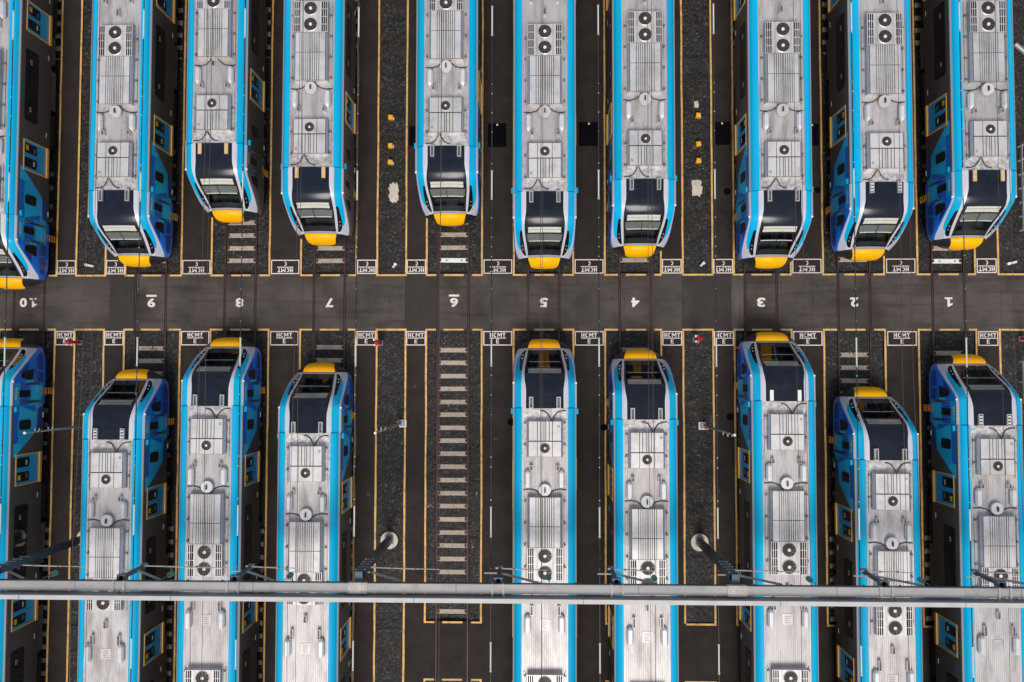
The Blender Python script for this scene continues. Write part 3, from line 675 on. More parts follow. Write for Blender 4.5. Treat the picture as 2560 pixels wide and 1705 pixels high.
        # saloon window behind the cab, cab door window, quarter light
        for nm, yc, zc_, P_ in (('window', -.98, 2.55, rounded_rect(.50, .95, .14)), ('window', .60, 2.62, rounded_rect(.36, .90, .03)),
                                ('quarter_window', 1.55, 2.5, [(-.24,-.52),(-.26,-.2),(-.16,.36),(-.04,.46),(.10,.42),(.16,.2),(.32,-.50),(.26,-.56)])):
            wn = MB(); side_plate(wn, s_, yc, zc_, P_, 1.548, .016, 'rubber'); win = wn.build(nm, root)
            wp = MB(); side_plate(wp, s_, yc, zc_, [(a*.82, b_*.86) for a, b_ in P_], 1.564, .004, 'glass'); wp.build('pane', win)
        for y_, z0, z1 in ((1.10, 1.3, 2.85), (.18, 1.2, 3.0)):
            hr = MB(); side_plate(hr, s_, y_, 0, [(-.055, z0), (.055, z0), (.055, z1), (-.055, z1)], 1.548, .010, 'black'); hr.tube([(s_*1.575, y_, z0+.03), (s_*1.60, y_, z0+.1), (s_*1.60, y_, z1-.1), (s_*1.575, y_, z1-.03)], .018, 'strip'); hr.build('handrail', root)
        st = MB(); side_plate(st, s_, .70, 0, [(-.26, 1.16), (.26, 1.16), (.26, 1.24), (-.26, 1.24)], 1.549, .012, 'step')
        for z_, d_ in ((.98, 0), (.78, .02), (.55, .04), (.34, .06)): st.box(min(s_*1.50, s_*1.555), max(s_*1.50, s_*1.555), .53, .87, z_, z_+.03, 'step')
        for y_ in (.54, .86): st.box(min(s_*1.50, s_*1.53), max(s_*1.50, s_*1.53), y_-.012, y_+.012, .34, 1.16, 'step')
        st.build('cab_step', root)
        for y_, z_ in ((-.55, 1.02), (-4.7, 1.35), (-8.9, 1.3), (-12.0, 1.32)):
            vw = MB(); side_plate(vw, s_, y_, z_, [(-.13,-.03),(.13,-.03),(.13,.03),(-.13,.03)], 1.53, .03, 's_white'); vw.build('side_lamp', root)
    # --- roof units
    def grooves(mb, xs, y0, y1, z, w=.022):
        for x in xs: mb.box(x-w/2, x+w/2, y1, y0, z-.02, z+.002, 'dark')
    def panels(mb, edges, y0, y1, z0, z1, m='hvac', gap=.017):
        for a, b_ in zip(edges[:-1], edges[1:]): mb.box(a+gap, b_-gap, y1+gap, y0-gap, z0, z1, m)
    def fan(x, s0, z, r, parent, n_=9, ring='hvac'):
        f = MB(); y = -s0; f.cyl((x, y, z-.04), r, .045, 'fan', 28); 
        for k in range(n_):
            a = 2*PI*k/n_; c_, q_ = math.cos(a), math.sin(a); a2 = a + .30; c2, q2 = math.cos(a2), math.sin(a2)
            f.add([(x+c_*r*.26, y+q_*r*.26, z+.014), (x+c_*r*.95, y+q_*r*.95, z+.010), (x+c2*r*.95, y+q2*r*.95, z+.022), (x+c2*r*.26, y+q2*r*.26, z+.022)], [(0,1,2,3)], 'blade')
        for k in range(24):
            a, b_ = 2*PI*k/24, 2*PI*(k+1)/24
            f.add([(x+math.cos(q)*rr, y+math.sin(q)*rr, z+h) for rr, h in ((r*.98, .03), (r*1.07, .012)) for q in (a, b_)], [(0,1,3,2)], ring)
        for rr in (.45, .7):
            f.tube([(x+math.cos(2*PI*k/24)*r*rr, y+math.sin(2*PI*k/24)*r*rr, z+.03) for k in range(25)], .004, 'under_l', 4)
        f.cyl((x, y, z), r*.24, .05, 'hub', 14); f.build('fan', parent)
    def body(mb, y0, y1, hw, zt, zb=3.87):
        a = .09; P_ = [(-hw, zb), (-hw, zt-.16), (-hw+a, zt-.03), (hw-a, zt-.03), (hw, zt-.16), (hw, zb)]
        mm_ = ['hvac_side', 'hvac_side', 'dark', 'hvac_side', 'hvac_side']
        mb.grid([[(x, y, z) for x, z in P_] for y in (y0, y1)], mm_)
        for y in (y0, y1): mb.add([(x, y, z) for x, z in P_], [tuple(range(6))], 'hvac')
    # small unit
    h = MB(); body(h, -.60, -2.32, .88, 4.22); zt = 4.22
    panels(h, [-.79, -.36, -.21, -.045, .045, .21, .36, .79], -.60, -1.56, zt-.031, zt); panels(h, [-.79, -.36, .36, .79], -1.58, -2.32, zt-.031, zt, gap=.013)
    for k in range(3): h.box(.60+k*.0, .72, -.80-.045*k-.012, -.80-.045*k+.006, zt, zt+.003, 'dark')
    hv = h.build('roof_unit', root); fan(0, 1.90, zt, .235, hv)
    # large unit: ribbed cover + twin fans and grilles
    def big(sa, dirn, parent):
        h = MB(); s1, s2, s3 = sa, sa + dirn*1.40, sa + dirn*2.40; s4 = sa + dirn*3.97
        Y = lambda s_: -s_
        lo, hi = min(sa, s4), max(sa, s4); body(h, -lo, -hi, .84, 4.24); zt = 4.24
        ed = [-.75, -.43, -.31, -.20, -.10, .10, .20, .31, .43, .75]
        ed = [-.75, -.43, -.32, -.22, -.12, -.03, .03, .12, .22, .32, .43, .75]
        for a, b_ in ((s1, s2), (s2, s3)): y0, y1 = max(-a, -b_), min(-a, -b_); panels(h, ed, y0, y1, zt-.031, zt, gap=.015)
        y0, y1 = max(-s3, -s4), min(-s3, -s4)
        panels(h, [-.52, -.42, -.36, .36, .42, .52], y0, y1, zt-.031, zt-.002, gap=.005)
        un = h.build('roof_unit', parent)
        for sx in (-1, 1):
            gr = MB(); xa, xb = (.53, .83) if sx > 0 else (-.83, -.53)
            gr.box(xa, xb, y1+.01, y0-.01, zt-.06, zt-.03, 'dark')
            for k in range(4): x_ = xa + (xb-xa)*k/3; gr.box(x_-.018, x_+.018, y1+.01, y0-.01, zt-.035, zt, 'hvac')
            for k in range(5): y_ = y1+.02 + (y0-y1-.04)*k/4; gr.box(xa, xb, y_-.014, y_+.014, zt-.034, zt+.002, 'hvac')
            gr.build('grille', un)
        for q in (s3 + dirn*.39, s3 + dirn*1.19): fan(0, q, zt, .325, un)
        return un
    big(4.24, 1, root); big(16.60, -1, root)
    # side conduits by the units
    for s_ in (-1, 1):
        for a, b_ in ((.55, 2.5), (4.3, 8.3), (12.6, 16.6)):
            cdt = MB()
            cdt.box(s_*.985-.02, s_*.985+.02, -b_, -a, 3.93, 3.97, 'metal')
            k = a + .15
            while k < b_: cdt.box(s_*.96-.05, s_*.96+.05, -k-.05, -k+.05, 3.885, 4.0, 'under_l'); k += 1.05
            cdt.build('conduit', root)
    # vents, gas pods, dome, cables
    def vent(x, s0, L=.48, w=.15, hgt=.2):
        v = MB(); y1, y0 = -s0-L, -s0; z0, z1 = 3.88, 3.88+hgt; t_ = .025
        v.box(x-w/2, x-w/2+t_, y1, y0, z0, z1, 'metal'); v.box(x+w/2-t_, x+w/2, y1, y0, z0, z1, 'metal'); v.box(x-w/2+t_, x+w/2-t_, y1, y1+t_, z0, z1, 'metal'); v.box(x-w/2+t_, x+w/2-t_, y0-t_, y0, z0, z1, 'metal')
        v.box(x-w/2+t_, x+w/2-t_, y1+t_, y0-t_, z0, z1-.05, 'under_l'); v.build('vent', root)
    for x in (-.66, .62): vent(x, 2.74, .24, .16, .24)
    for x in (-.64, .68): vent(x, 9.42)
    vent(0, 8.75, .36, .16, .2)
    def pod(x, s0, L=.86, w=.31):
        p = MB(); y0, y1 = -s0, -s0-L; rr = w/2; rows = []
        for y, k in ((y0, .35), (y0-.10, .92), (y0-.16, 1), (y1+.12, 1), (y1+.03, .7), (y1, .3)):
            rows.append([(x+rr*k*a, y, 3.90 + .26*b_*(.45+.55*k)) for a, b_ in ((-1, .0), (-1, .55), (-.55, .98), (.55, .98), (1, .55), (1, .0))])
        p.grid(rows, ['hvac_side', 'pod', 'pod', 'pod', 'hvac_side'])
        for rw in (rows[0], rows[-1]): p.add(rw, [tuple(range(6))], 'pod')
        p.build('air_tank', root)
    for x in (-.83, .80): pod(x, 2.96); pod(x, 9.86, .9)
    d = MB(); d.cyl((0, -3.92, 3.88), .22, .14, 'under_l', 20); d.cyl((0, -3.92, 4.02), .30, .10, 'pod', 28, .285); d.build('antenna_dome', root)
    d = MB(); d.box(-.03, .03, -4.04, -3.82, 4.12, 4.22, 'black'); d.build('antenna_fin', root)
    def cab(pts, r_=.024): c = MB(); c.tube([Vector(p) for p in pts], r_, 'cable', 6); c.build('cable', root)
    for s_ in (-1, 1): cab([(s_*.16, -4.22, 4.02), (s_*.24, -4.10, 4.0), (s_*.45, -3.96, 3.93), (s_*.72, -3.90, 3.92), (s_*1.04, -3.93, 3.92)])
    cab([(.30, -.60, 4.0), (.28, -.50, 3.98), (.10, -.22, 3.93), (-.06, -.13, 3.92), (-.20, -.12, 3.92)])
    cab([(.36, -.60, 4.0), (.42, -.45, 3.96), (.58, -.22, 3.92), (.78, -.13, 3.92), (1.02, -.12, 3.92)])
    pl = MB(); pl.box(-.25, .25, -10.62, -10.12, 3.895, 3.908, 'deck')
    for k in range(4): pl.box(-.14 + .02*(k % 2), .14 - .03*(k % 3), -10.24-.1*k-.02, -10.24-.1*k+.02, 3.909, 3.911, 'strip')
    pl.build('roof_plate', root)
    return root
def blind_mesh():
    mb = MB(); rows = []
    for t in np.linspace(1.985, 2.26, 5):
        P_ = sec(t)[:4]; hw = sinterp(XW, t) - .09; rows.append([(x, t, float(np.interp(abs(x), [a for a, c in P_], [c for a, c in P_])) - .04) for x in np.linspace(-hw, hw, 12)])
    mb.grid(rows, 'blind'); return mb
def rails_mesh(kind):
    out = []
    for x in (-.66, .665):
        mb = MB(); out.append(mb)
        if kind == 'tan': mb.box(x-.09, x+.09, .02, .56, 3.955, 4.03, 'rail_tan')
        elif kind == 'white': mb.box(x-.085, x+.085, .02, .54, 3.955, 4.03, 'white')
        else:
            mb.box(x-.10, x-.06, .0, .56, 3.955, 4.10, 'metal'); mb.box(x+.06, x+.10, .0, .56, 3.955, 4.10, 'metal'); mb.box(x-.06, x+.06, .52, .56, 3.955, 4.10, 'metal'); mb.box(x-.06, x+.06, .0, .04, 3.955, 4.10, 'metal')
            mb.box(x-.06, x+.06, .04, .52, 3.955, 4.0, 'under_l')
            if kind == 'dots':
                for k in range(3): mb.box(x-.055, x+.055, .09+.15*k, .16+.15*k, 4.0, 4.11, 'hub')
    return out
def livery():
    out = []
    for s_ in (-1, 1):
        mb = MB()
        L_ = [('l_cyan', [(-2.62,3.45),(-2.1,2.65),(-1.33,1.6),(-1.05,1.15),(0,1.15),(1.15,1.15),(1.15,3.45)]),
              ('l_royal', [(0,3.45),(-1.92,3.45),(-1.88,3.05),(-1.1,3.12),(0,3.02)]), ('l_light', [(-2.62,3.45),(-1.92,3.45),(-1.88,3.0),(-2.1,2.7)]),
              ('l_royal', [(-.03,2.92),(-.03,1.75),(-.38,1.62)]), ('l_light', [(-.03,3.0),(-.38,1.62),(-1.2,2.0),(-.9,3.05)]),
              ('l_navy', [(-.2,1.5),(-1.33,1.6),(-1.05,1.15),(-.1,1.15)]),
              ('l_royal', [(.0,2.98),(1.15,3.0),(1.15,2.2),(0,2.25)]), ('l_light', [(.28,2.05),(1.0,2.05),(1.0,1.35),(.28,1.35)]),
              ('l_light', [(1.15,2.75),(1.32,2.4),(1.3,1.95),(1.15,1.9)]),
              ('l_navy', [(1.62,3.10),(1.72,2.45),(2.22,2.30),(2.02,2.60)]), ('l_navy', [(1.2,1.6),(1.75,1.75),(1.7,1.15),(1.2,1.15)]),
              ('l_navy', [(1.9,1.75),(2.62,1.55),(2.75,1.15),(1.8,1.15)])]
        for k, (m_, poly) in enumerate(L_): side_patch(mb, s_, poly, m_, .0012 + .0006*k)
        out.append(mb)
    return out

proto = build_train(); index_kids()
SHELL = {g_: build_shell(g_) for g_ in (False, True)}
for o in SHELL.values(): COL.objects.unlink(o)
BLIND = blind_mesh().build('roller_blind'); COL.objects.unlink(BLIND)
LIV = [mb.build('livery_panel') for mb in livery()]
for o in LIV: COL.objects.unlink(o)
RAILS = {k: [q.build('roof_handrail') for q in rails_mesh(k)] for k in ('plain', 'tan', 'white', 'dots')}
for L_ in RAILS.values():
    for o in L_: COL.objects.unlink(o)
def attach(src, root):
    c = src.copy(); COL.objects.link(c); c.parent = root; return c
TOP = {10: (7.88, 'plain', '9037'), 9: (9.05, 'plain', '9003'), 8: (11.39, 'tan', '9025'), 7: (10.17, 'tan', None), 6: (11.19, 'plain', None), 5: (8.91, 'plain', None),
       4: (9.50, 'plain', None), 3: (8.91, 'plain', None), 2: (9.30, 'dots', '9012'), 1: (9.86, 'tan', '9006')}
BOT = {10: (-1.68, 'plain', '9024'), 9: (-3.29, 'dots', '9017'), 8: (-1.63, 'plain', '9022'), 7: (-2.94, 'plain', None), 5: (-1.70, 'plain', None), 4: (-2.23, 'plain', None),
       3: (-1.33, 'white', None), 2: (-4.14, 'plain', '9010'), 1: (-2.47, 'dots', '9011')}
DESC = {('t',10): 'train at the upper left corner with number 9037 on its blue side',
 ('t',9): 'upper blue train with blue faceted cab side, numbered 9003, facing painted number 9', ('t',8): 'upper train with plain grey cab side and tan roof rails, facing painted number 8',
 ('t',7): 'upper train with tan roof rails and grey cab side, facing painted number 7', ('t',6): 'train facing the one empty track, above painted number 6',
 ('t',5): 'upper train seen straight from above, facing painted number 5', ('t',4): 'upper train facing painted number 4, beside the yellow boxes',
 ('t',3): 'upper train with blue faceted left cab side, facing painted number 3', ('t',2): 'upper train with dotted roof rails, facing painted number 2',
 ('t',1): 'upper rightmost train with tan roof rails, numbered 9006, facing painted number 1',
 ('b',10): 'lower leftmost train, numbered 9024 on its blue side, facing painted number 10', ('b',9): 'lower train numbered 9017 with dotted roof rails, facing painted number 9',
 ('b',8): 'lower train close to the road, facing painted number 8', ('b',7): 'lower train left of the empty track, facing painted number 7',
 ('b',5): 'lower train seen straight from above, right of the empty track, facing painted number 5', ('b',4): 'lower train set slightly back, facing painted number 4',
 ('b',3): 'lower train with solid white roof rails, nose nearest the road, facing painted number 3', ('b',2): 'lower train parked furthest back from the road, facing painted number 2',
 ('b',1): 'lower rightmost train, numbered 9011 with dotted roof rails, facing painted number 1'}
first = True
for side, D in (('t', TOP), ('b', BOT)):
    for t, (yc, rk, num) in D.items():
        root = proto if first else copy_tree(proto); first = False
        root.location = (TX[t], yc, 0); root.rotation_euler = (0, 0, PI if side == 't' else 0)
        root['label'] = words(DESC[(side, t)]); root['category'] = 'train'; root['group'] = 'blue and grey trains stabled on the tracks'
        gn = side == 't' and t in (7, 8)
        attach(SHELL[gn], root)
        if side == 't' and t != 3: attach(BLIND, root)
        if side == 'b' and t in (5, 4, 3): attach(SEAT, root).location = ({5: .05, 4: -.2, 3: -.35}[t], 0, 0)
        if side == 't' and t == 8:
            for ch in [q for q in COL.objects if q.parent == root and q.name.startswith(('antenna_dome',))]: bpy.data.objects.remove(ch)
        [attach(q, root) for q in RAILS[rk]]
        if not gn:
            for o in LIV: attach(o, root)
        nm = num or {('t',7): '9026', ('t',6): '9031', ('t',5): '9014', ('t',4): '9009', ('t',3): '9019'}.get((side, t), '9015')
        if num:
            for s_ in (-1, 1):
                V, F = text_mesh(nm, .17, .025, .62, 1.1); g = MB()
                # reads along the side, letters upright on the car
                g.add([(s_*1.5535, .60 + (s_)*x, 3.33 + y) for x, y in V], F, 'white'); g.build('fleet_number', root)

# ================================================================== GANTRY AND WIRES
gt = empty('overhead_gantry', (0, -9.1, 0))
tag(gt, 'grey steel portal gantry spanning all tracks over the lower trains', 'gantry')
def rel(o): o.location = (0, 9.1, 0); return o
bm_ = MB(); bm_.box(-33, 33, -9.58, -9.16, 7.60, 7.80, 'galv_b'); bm_.box(-33, 33, -9.17, -9.145, 7.58, 7.82, 'galv_d'); rel(bm_.build('lower_beam', gt))
bm_ = MB(); bm_.box(-33, 33, -9.90, -9.71, 7.50, 8.10, 'galv_w'); bm_.box(-33, 33, -9.712, -9.68, 7.50, 8.04, 'galv'); rel(bm_.build('upper_beam', gt))
bm_ = MB()
for x in np.arange(-24, 25, 4.1): bm_.box(x-.02, x+.02, -9.96, -9.9, 7.7, 7.76, 'white')
for x in np.arange(-26, 25, 2.6): bm_.box(x-.03, x+.03, -9.71, -9.56, 7.62, 7.66, 'galv')
rel(bm_.build('bolt', gt))
bm_ = MB()
for x in (-20.1, -12.2, -3.3, 4.6, 13.1, 20.9): bm_.box(x-.012, x+.012, -9.565, -9.155, 7.795, 7.806, 'under_l')
for x in (-22.4, -15.7, -5.1, 2.2, 10.6, 18.4): bm_.box(x-.012, x+.012, -9.905, -9.705, 8.095, 8.106, 'under_l')
for k in range(34): x = -26 + 1.55*k; bm_.box(x-.03, x+.03, -9.145, -9.10, 7.62, 7.70, 'galv_d')
q_ = rel(bm_.build('beam_joint', gt)); q_['kind'] = 'stuff'
CX = (-24.0, -7.6, 8.84, 25.3)
for cx in CX:
    c = MB()
    c.box(cx-.16, cx+.16, -9.03, -8.99, .05, 7.6, 'galv_d'); c.box(cx-.16, cx+.16, -8.76, -8.72, .05, 7.6, 'galv_d'); c.box(cx-.17, cx-.14, -8.99, -8.76, .05, 7.6, 'galv_d'); c.box(cx+.14, cx+.17, -8.99, -8.76, .05, 7.6, 'galv_d')
    for z in (5.2, 5.7, 6.2, 6.7, 7.2): c.box(cx-.22, cx+.22, -8.72, -8.68, z, z+.07, 'galv')
    c.box(cx-.17, cx+.17, -9.15, -8.7, 7.2, 7.58, 'galv_d')
    c.box(cx-.25, cx+.25, -9.12, -8.62, .02, .06, 'galv')
    for sx in (-.2, .2):
        for k in range(4): c.cyl((cx+sx, -9.05+.12*k, .06), .02, .05, 'rust', 6)
    rel(c.build('column', gt))
    c = MB(); c.cyl((cx, -8.9, -.3), .46, .33, 'conc2', 32); rel(c.build('footing', gt))
    c = MB(); c.box(cx-.42, cx+.42, -9.605, -9.14, 7.59, 7.84, 'splice')
    for sx in (-.36, -.2, .2, .36):
        for sy in (-9.52, -9.2): c.cyl((cx+sx, sy, 7.84), .018, .014, 'under_l', 6)
    rel(c.build('splice_plate', gt))
DROP = [(-18.15, -14.25), (-13.1, -11.0), (-1.48, .70), (3.68, 5.70), (15.2, 17.43), (20.2, 23.0)]
for x, xe in DROP:
    c = MB(); c.box(x-.08, x+.08, -9.14, -8.98, 5.4, 7.6, 'galv_d')
    c.box(x-.13, x+.13, -9.02, -8.92, 5.35, 5.6, 'galv'); c.box(x-.2, x+.2, -9.18, -8.93, 7.35, 7.6, 'galv_d'); rel(c.build('drop_post', gt))
    for sx in (-.24, .24): c = MB(); c.box(x+sx-.045, x+sx+.045, -9.60, -9.14, 7.55, 7.86, 'galv_b'); c.box(x+sx-.045, x+sx+.045, -9.72, -9.60, 7.80, 7.85, 'galv_b'); rel(c.build('clamp', gt))
for x, xe in DROP + [(-24.3, -21.0), (-7.4, -4.3), (9.1, 12.4)]:
    z = 5.6; c = MB(); c.tube([(x, -9.0, z), (x+(xe-x)*.7, -9.06, z-.02)], .032, 'galv_b', 8); c.tube([(x+(xe-x)*.62, -9.06, z-.06), (xe, -9.1, z-.14)], .022, 'galv_b', 6)
    c.box(x-.2, x+.12, -9.02, -8.95, z-.05, z+.05, 'galv'); c.box(x-.7, x, -9.14, -9.08, 6.0, 6.07, 'galv_b')
    for k in (.3, .65): c.cyl((x+(xe-x)*k-.03, -9.03, z), .05, .06, 'under_l', 8, axis='x')
    rel(c.build('registration_arm', gt))
    c = MB(); c.beam((x+.15, -9.05, 6.35), (x+1.75, -9.15, 7.55), .09, .06, 'galv_b'); rel(c.build('brace', gt))
for x in (-21.7, -16.35, 5.45, -10.9, .75, 12.3, 17.2):
    c = MB()
    for k in range(4): c.cyl((x, -9.12, 6.55+.09*k), .125, .05, 'teal', 14, .05)
    c.cyl((x, -9.12, 6.4), .02, 1.15, 'under_l', 6); rel(c.build('insulator', gt))

# feeder wires between the tracks with their long rods
FW = [(-24.7, 'far left, beside track 10'), (-18.42, 'between tracks 9 and 8, over the train side'), (-13.57, 'between tracks 8 and 7'), (-8.17, 'right of track 7, over the walkway'),
      (-1.88, 'between tracks 6 and 5'), (3.08, 'between tracks 5 and 4'), (8.44, 'right of track 4, by the gravel strip'), (14.80, 'between tracks 3 and 2, over the trains'), (19.75, 'between tracks 2 and 1, over the trains')]
RODS = [(17.17, 15.84), (9.39, 8.10), (1.60, .35), (-6.15, -7.45), (-12.27, -13.52), (-20, -21.3), (25, 23.7)]
def make_feeder():
    root = empty('feeder_wire'); w = MB(); rs = sorted(RODS, reverse=True); y = 40
    for a, b in rs:
        w.tube([(0, y, 6), (0, (y+a)/2, 5.98), (0, a, 6)], .026, 'wire', 6)
        k = a + .35
        while k < y - .2 and k < 30: q_ = .022 if random.random() < .6 else .016; w.box(-q_, q_, k-q_, k+q_, 5.99, 6.04, 'wire' if random.random() < .5 else 'metal'); k += random.choice([.45, .9, 1.5, 1.5])
        y = b
    w.tube([(0, y, 6), (0, -40, 6)], .026, 'wire', 6); w.build('wire', root)
    for a, b in rs:
        q = MB(); q.tube([(0, a, 6), (0, b, 6)], .034, 'fg', 8); q.cyl((0, a-.05, 6), .05, .1, 'metal', 8, axis='y'); q.cyl((0, b-.05, 6), .05, .1, 'metal', 8, axis='y'); q.build('insulator_rod', root)
    return root
fw = make_feeder(); index_kids()
for k, (x, d_) in enumerate(FW):
    o = fw if k == 0 else copy_tree(fw); o.location = (x, 0, 0)
    tag(o, 'black overhead wire with pale rods ' + d_, 'wire', 'overhead wires with pale insulating rods')
def make_contact():
    root = empty('contact_wire'); w = MB(); w.tube([(0, 40, 5.3), (.03, 14, 5.3), (-.02, 0, 5.3), (.04, -9.1, 5.3), (0, -40, 5.3)], .012, 'wire2', 5); w.build('contact_line', root)
    w = MB(); w.tube([(.12, 40, 6.3), (.10, 14, 6.0), (.06, 0, 6.2), (.04, -9.1, 6.7), (.04, -40, 6.2)], .012, 'wire2', 5); w.build('catenary_line', root)
    w = MB()
    for y in (18, 12.5, 7, 2, -3.6, -14): w.tube([(0, y, 5.3), (.08, y, 6.05)], .005, 'wire2', 4)
    w.build('hanger', root); return root
cw = make_contact(); index_kids()
CO = {10: .1, 9: -.25, 8: .35, 7: -.1, 6: -.1, 5: -.22, 4: -.06, 3: .15, 2: .1, 1: -.3}
for k, t in enumerate(TX):
    o = cw if k == 0 else copy_tree(cw); o.location = (TX[t] + CO[t], 0, 0)
    tag(o, 'thin overhead contact wire above the centre of track %d' % t, 'wire', 'thin contact wires over the tracks')

# ================================================================== SMALL YARD THINGS
def lamp_pole(x, y, hgt):
    root = empty('lamp_pole', (x, y, 0))
    p = MB(); p.tube([(0, 0, .05), (0, 0, hgt*.5), (0, 0, hgt)], [.085, .06, .03], 'galv', 10); p.build('pole', root)
    p = MB(); p.box(-.05, .33, -.2, .2, -.15, .06, 'hub'); p.bevbox(.0, .25, -.14, .14, .06, .12, 'galv_b', .02); p.build('base_plate', root)
    p = MB(); p.cyl((-.05, .12, .3), .09, .16, 'orange', 12, .06); p.build('orange_cap', root)
    p = MB()
    for z in (hgt*.72, hgt*.87): p.box(-.12, .12, -.02, .02, z, z+.04, 'galv_b'); p.box(-.12, -.08, -.02, .14, z, z+.04, 'galv_b'); p.box(.08, .12, -.02, .14, z, z+.04, 'galv_b')
    p.build('bracket', root)
    p = MB(); p.cyl((0, 0, hgt), .06, .08, 'hub', 10); p.build('lamp', root); return root
for (x, y, h_), d_ in zip(((-23.05, -2.75, 6.9), (-7.05, -2.7, 6.9), (9.15, -2.78, 6.3)), ('half hidden by the train on track 9', 'on the gravel strip left of the empty track', 'on the gravel strip beside track 3')):
    tag(lamp_pole(x, y, h_), 'slim grey pole with pale base ' + d_, 'pole', 'slim grey poles on the gravel strips')
lamps = [o for o in COL.objects if o.name.startswith('lamp_pole')]
if len(lamps) > 2: lamps[2].rotation_euler = (0, 0, PI)
def yellow_box(x, y, lab):
    root = empty('junction_box', (x, y, -.08)); b = MB(); b.bevbox(-.12, .12, -.12, .12, 0, .3, 'yellow', .02); b.build('housing', root)
    b = MB(); b.box(-.07, .07, -.07, .07, .3, .312, 'frame'); b.box(.12, .17, -.08, .04, 0, .14, 'white'); b.build('lid', root)
    root.rotation_euler = (0, 0, random.uniform(-.2, .2)); tag(root, lab, 'box', 'small yellow boxes on the gravel')
for x, dd in ((-7.67, 'left gravel strip between tracks 7 and 6'), (8.9, 'gravel strip between tracks 4 and 3')):
    for y, pp in ((13.85, 'farthest from the road'), (12.3, 'middle of the three'), (11.4, 'nearest the road')): yellow_box(x, y, 'small yellow box, %s, %s' % (dd, pp))
def patch(x, y, w, h, seed, lab):
    rnd = random.Random(seed); b = MB(); n_ = 40; P_ = []
    for k in range(n_):
        a = 2*PI*k/n_; c_, s_ = math.cos(a), math.sin(a); rr = 1/((abs(c_)**4 + abs(s_)**4)**.25) * rnd.uniform(.78, 1.05); P_.append((x + w/2*c_*rr, y + h/2*s_*rr))
    z0 = -.025; V = [(a, b_, z0-.08) for a, b_ in P_] + [(a, b_, z0+rnd.uniform(-.01, .012)) for a, b_ in P_] + [(x, y, z0 + .02)]
    b.add(V, [(k, (k+1) % n_, n_+(k+1) % n_, n_+k) for k in range(n_)] + [(n_+k, n_+(k+1) % n_, 2*n_) for k in range(n_)], 'conc2')
    tag(b.build('concrete_patch'), lab, 'concrete')
patch(-7.5, 9.75, .56, 1.2, 1, 'tall beige concrete spill on the gravel strip between tracks 7 and 6')
patch(8.83, 9.95, .58, .95, 2, 'beige concrete spill with a torn lower edge on the gravel between tracks 4 and 3')
patch(8.85, 14.5, .25, .4, 4, 'small grey concrete smear above the yellow boxes between tracks 4 and 3')
def marker(x, y, rz, lab, L=.42):
    root = empty('marker_post', (x, y, -.05), rz); b = MB(); b.beam((0, 0, .0), (L, 0, .12), .11, .09, 'hub'); b.build('post', root)
    b = MB(); b.box(-.07, .05, -.07, .07, 0, .14, 'white'); b.build('cap', root); tag(root, lab, 'marker', 'white markers near the road edge')
marker(-24.25, 5.85, -.2, 'white leaning marker on the gravel between tracks 10 and 9'); marker(-7.38, 5.85, -2.2, 'white stub marker on gravel between tracks 7 and 6', .2)
marker(9.15, 5.88, -2.4, 'white stub marker on gravel between tracks 4 and 3', .2); marker(25.2, 5.82, .25, 'white leaning marker on the gravel right of track 1')
def hydrant(x, y, dx, lab):
    root = empty('fire_hydrant', (x, y, -.05)); b = MB(); b.cyl((0, 0, 0), .10, .9, 'red', 14, .08); b.cyl((0, 0, .85), .16, .14, 'red', 14, .13); b.cyl((0, 0, .98), .13, .08, 'red', 14, .03); b.build('body', root)
    for s_ in (-1, 1): b = MB(); b.cyl((0, s_*.1, .62), .055, s_*.14, 'metal', 10, axis='y'); b.build('outlet', root)
    b = MB(); b.box(-.24, -.12, .1, .22, .7, .8, 'hub'); b.box(-.22, -.12, -.2, -.1, .7, .78, 'hub'); b.box(-.16, .16, -.16, .16, 0, .05, 'under_l'); b.build('valve', root)
    root.scale = (.9, .9, 1.25); tag(root, lab, 'hydrant', 'red hydrants by the road')
hydrant(-24.55, 1.62, 0, 'red hydrant beside the HCMT E box next to track 10'); hydrant(-8.15, 1.6, 0, 'red hydrant on the gravel corner right of track 7')
hydrant(8.70, 1.8, 0, 'red hydrant in the gravel between tracks 4 and 3'); hydrant(25.8, 1.85, 0, 'red hydrant at the right edge of the picture')
root = empty('warning_flag', (10.95, 1.30, 0)); b = MB(); b.tube([(0, 0, -.1), (0, 0, 1.4)], .025, 'metal', 8); b.tube([(0, 0, 1.38), (-.12, .01, 1.4)], .015, 'metal', 6); b.build('staff', root)
b = MB(); b.add([(-.12,.03,1.42),(-.62,.07,1.5),(-.62,.02,1.44),(-.12,-.03,1.36)], [(0,1,2,3)], 'red'); b.add([(-.12,.03,1.42),(-.62,.07,1.5),(-.62,.06,1.30),(-.12,.02,1.22)], [(0,1,2,3)], 'red'); b.build('flag', root)
tag(root, 'narrow red flag on a staff beside the lower train on track 3', 'flag')
def cover(x, y, w, h, lab):
    root = empty('pit_cover', (x, y, 0)); b = MB(); b.bevbox(-w/2, w/2, -h/2, h/2, -.05, .012, 'mat', .006); b.build('plate', root)
    b = MB(); b.box(-.04, .05, h/2-.13, h/2-.05, .012, .03, 'hub'); b.build('tag', root); tag(root, lab, 'cover', 'black rectangular covers on the walkways')
cover(-1.90, 12.87, 1.0, 1.3, 'black rectangular cover on the walkway between tracks 6 and 5'); cover(3.05, 12.9, 1.1, 1.3, 'black rectangular cover on the walkway between tracks 5 and 4')
cover(10.2, 12.9, .85, 1.25, 'black rectangular cover on the walkway left of upper train 3'); cover(-6.22, 12.85, .9, 1.1, 'black cover half under the left side of the train facing number 6')
cover(15.0, 12.8, .7, 1.2, 'black cover in the narrow gap between upper trains on tracks 3 and 2')
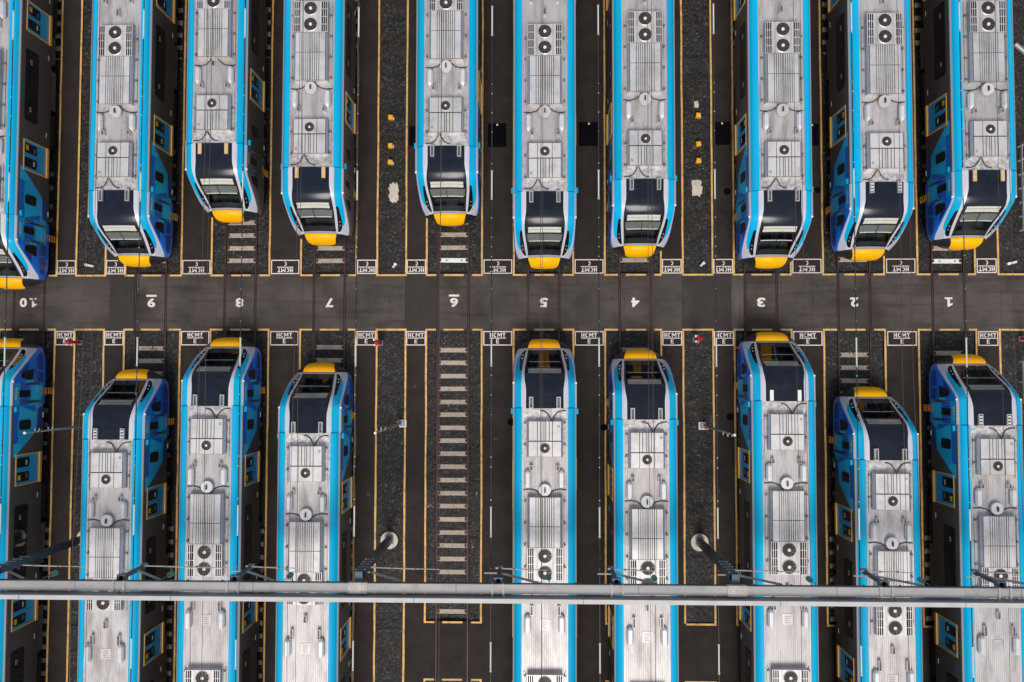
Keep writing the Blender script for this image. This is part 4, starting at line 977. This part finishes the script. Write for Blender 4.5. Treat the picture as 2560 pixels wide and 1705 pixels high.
def spot(x, y, r, lab):
    b = MB(); b.cyl((0, 0, -.05), r, .056, 'mat', 24); o = b.build('manhole_cover'); o.location = (x, y, 0); tag(o, lab, 'lid', 'round black lids')
spot(10.45, 9.75, .19, 'round black lid left of the upper train on track 3'); spot(10.5, -2.3, .2, 'round black lid left of the lower train on track 3')
spot(-1.12, -2.6, .2, 'round black lid at the left side of the lower train on track 5'); spot(3.82, -2.87, .18, 'round black lid at the left side of the lower train on track 4')
spot(15.25, 9.8, .17, 'round black lid between the upper trains on tracks 3 and 2')
def rail_fence(x, y0, y1, lab):
    root = empty('white_barrier', (x, y0, -.1)); n_ = max(2, int((y1-y0)/.75)); 
    for k in range(n_ + 1): b = MB(); y = (y1-y0)*k/n_; b.box(-.04, .04, y-.04, y+.04, 0, .85, 'white'); b.build('post', root)
    for z in (.35, .78): b = MB(); b.box(-.055, -.04, 0, y1-y0, z, z+.13, 'white'); b.build('rail', root)
    tag(root, lab, 'barrier', 'low white barriers at the right edge')
rail_fence(25.9, 7.6, 12.1, 'low white barrier beside the upper right train at the picture edge'); rail_fence(25.72, -1.5, .65, 'short low white barrier by the lower right train')
root = empty('drain_pipe', (25.75, 17.6, 0)); b = MB(); b.tube([(0, 0, .1), (.9, -.75, .05)], .14, 'galv', 14); b.build('pipe', root); tag(root, 'pale grey pipe end lying on gravel at the upper right', 'pipe')
# sparse weeds and pale litter stones on the ballast
wd = MB(); rnd = random.Random(3)
for cx, cy in ((-3.0, -12.9), (13.45, 2.05), (-2.9, -4.0), (-2.85, 2.0), (-8.1, 2.1), (26.2, 18.5), (26.4, 20)):
    for k in range(60 if cx > 26 else 22):
        R_ = .6 if cx > 26 else .14; x, y = cx + rnd.gauss(0, R_*.6), cy + rnd.gauss(0, R_*.6); a = rnd.uniform(0, 6.3); h_ = rnd.uniform(.04, .12)
        wd.add([(x-.012*math.cos(a), y-.012*math.sin(a), -.08), (x+.012*math.cos(a), y+.012*math.sin(a), -.08), (x+rnd.uniform(-.07,.07), y+rnd.uniform(-.07,.07), -.06+h_)], [(0,1,2)], 'grass')
tag(wd.build('weeds'), kind='stuff')
ls = MB()
areas = [(a+.1, b-.1, y0, y1) for a, b in list(STRIP.values()) + MID[:3] for y0, y1 in ((5.4, 20), (-13, 2.2))] + [(24.8, 26.5, -12, 20)]
for k in range(700):
    a = rnd.choice(areas); x, y = rnd.uniform(a[0], a[1]), rnd.uniform(a[2], a[3]); s_ = rnd.uniform(.012, .032); z = -.06
    ls.add([(x-s_, y, z), (x, y-s_, z), (x+s_, y, z), (x, y+s_, z), (x, y, z+s_*1.3)], [(0,1,4),(1,2,4),(2,3,4),(3,0,4)], 'hub' if rnd.random() < .35 else 'conc')
tag(ls.build('pale_stones'), kind='stuff')
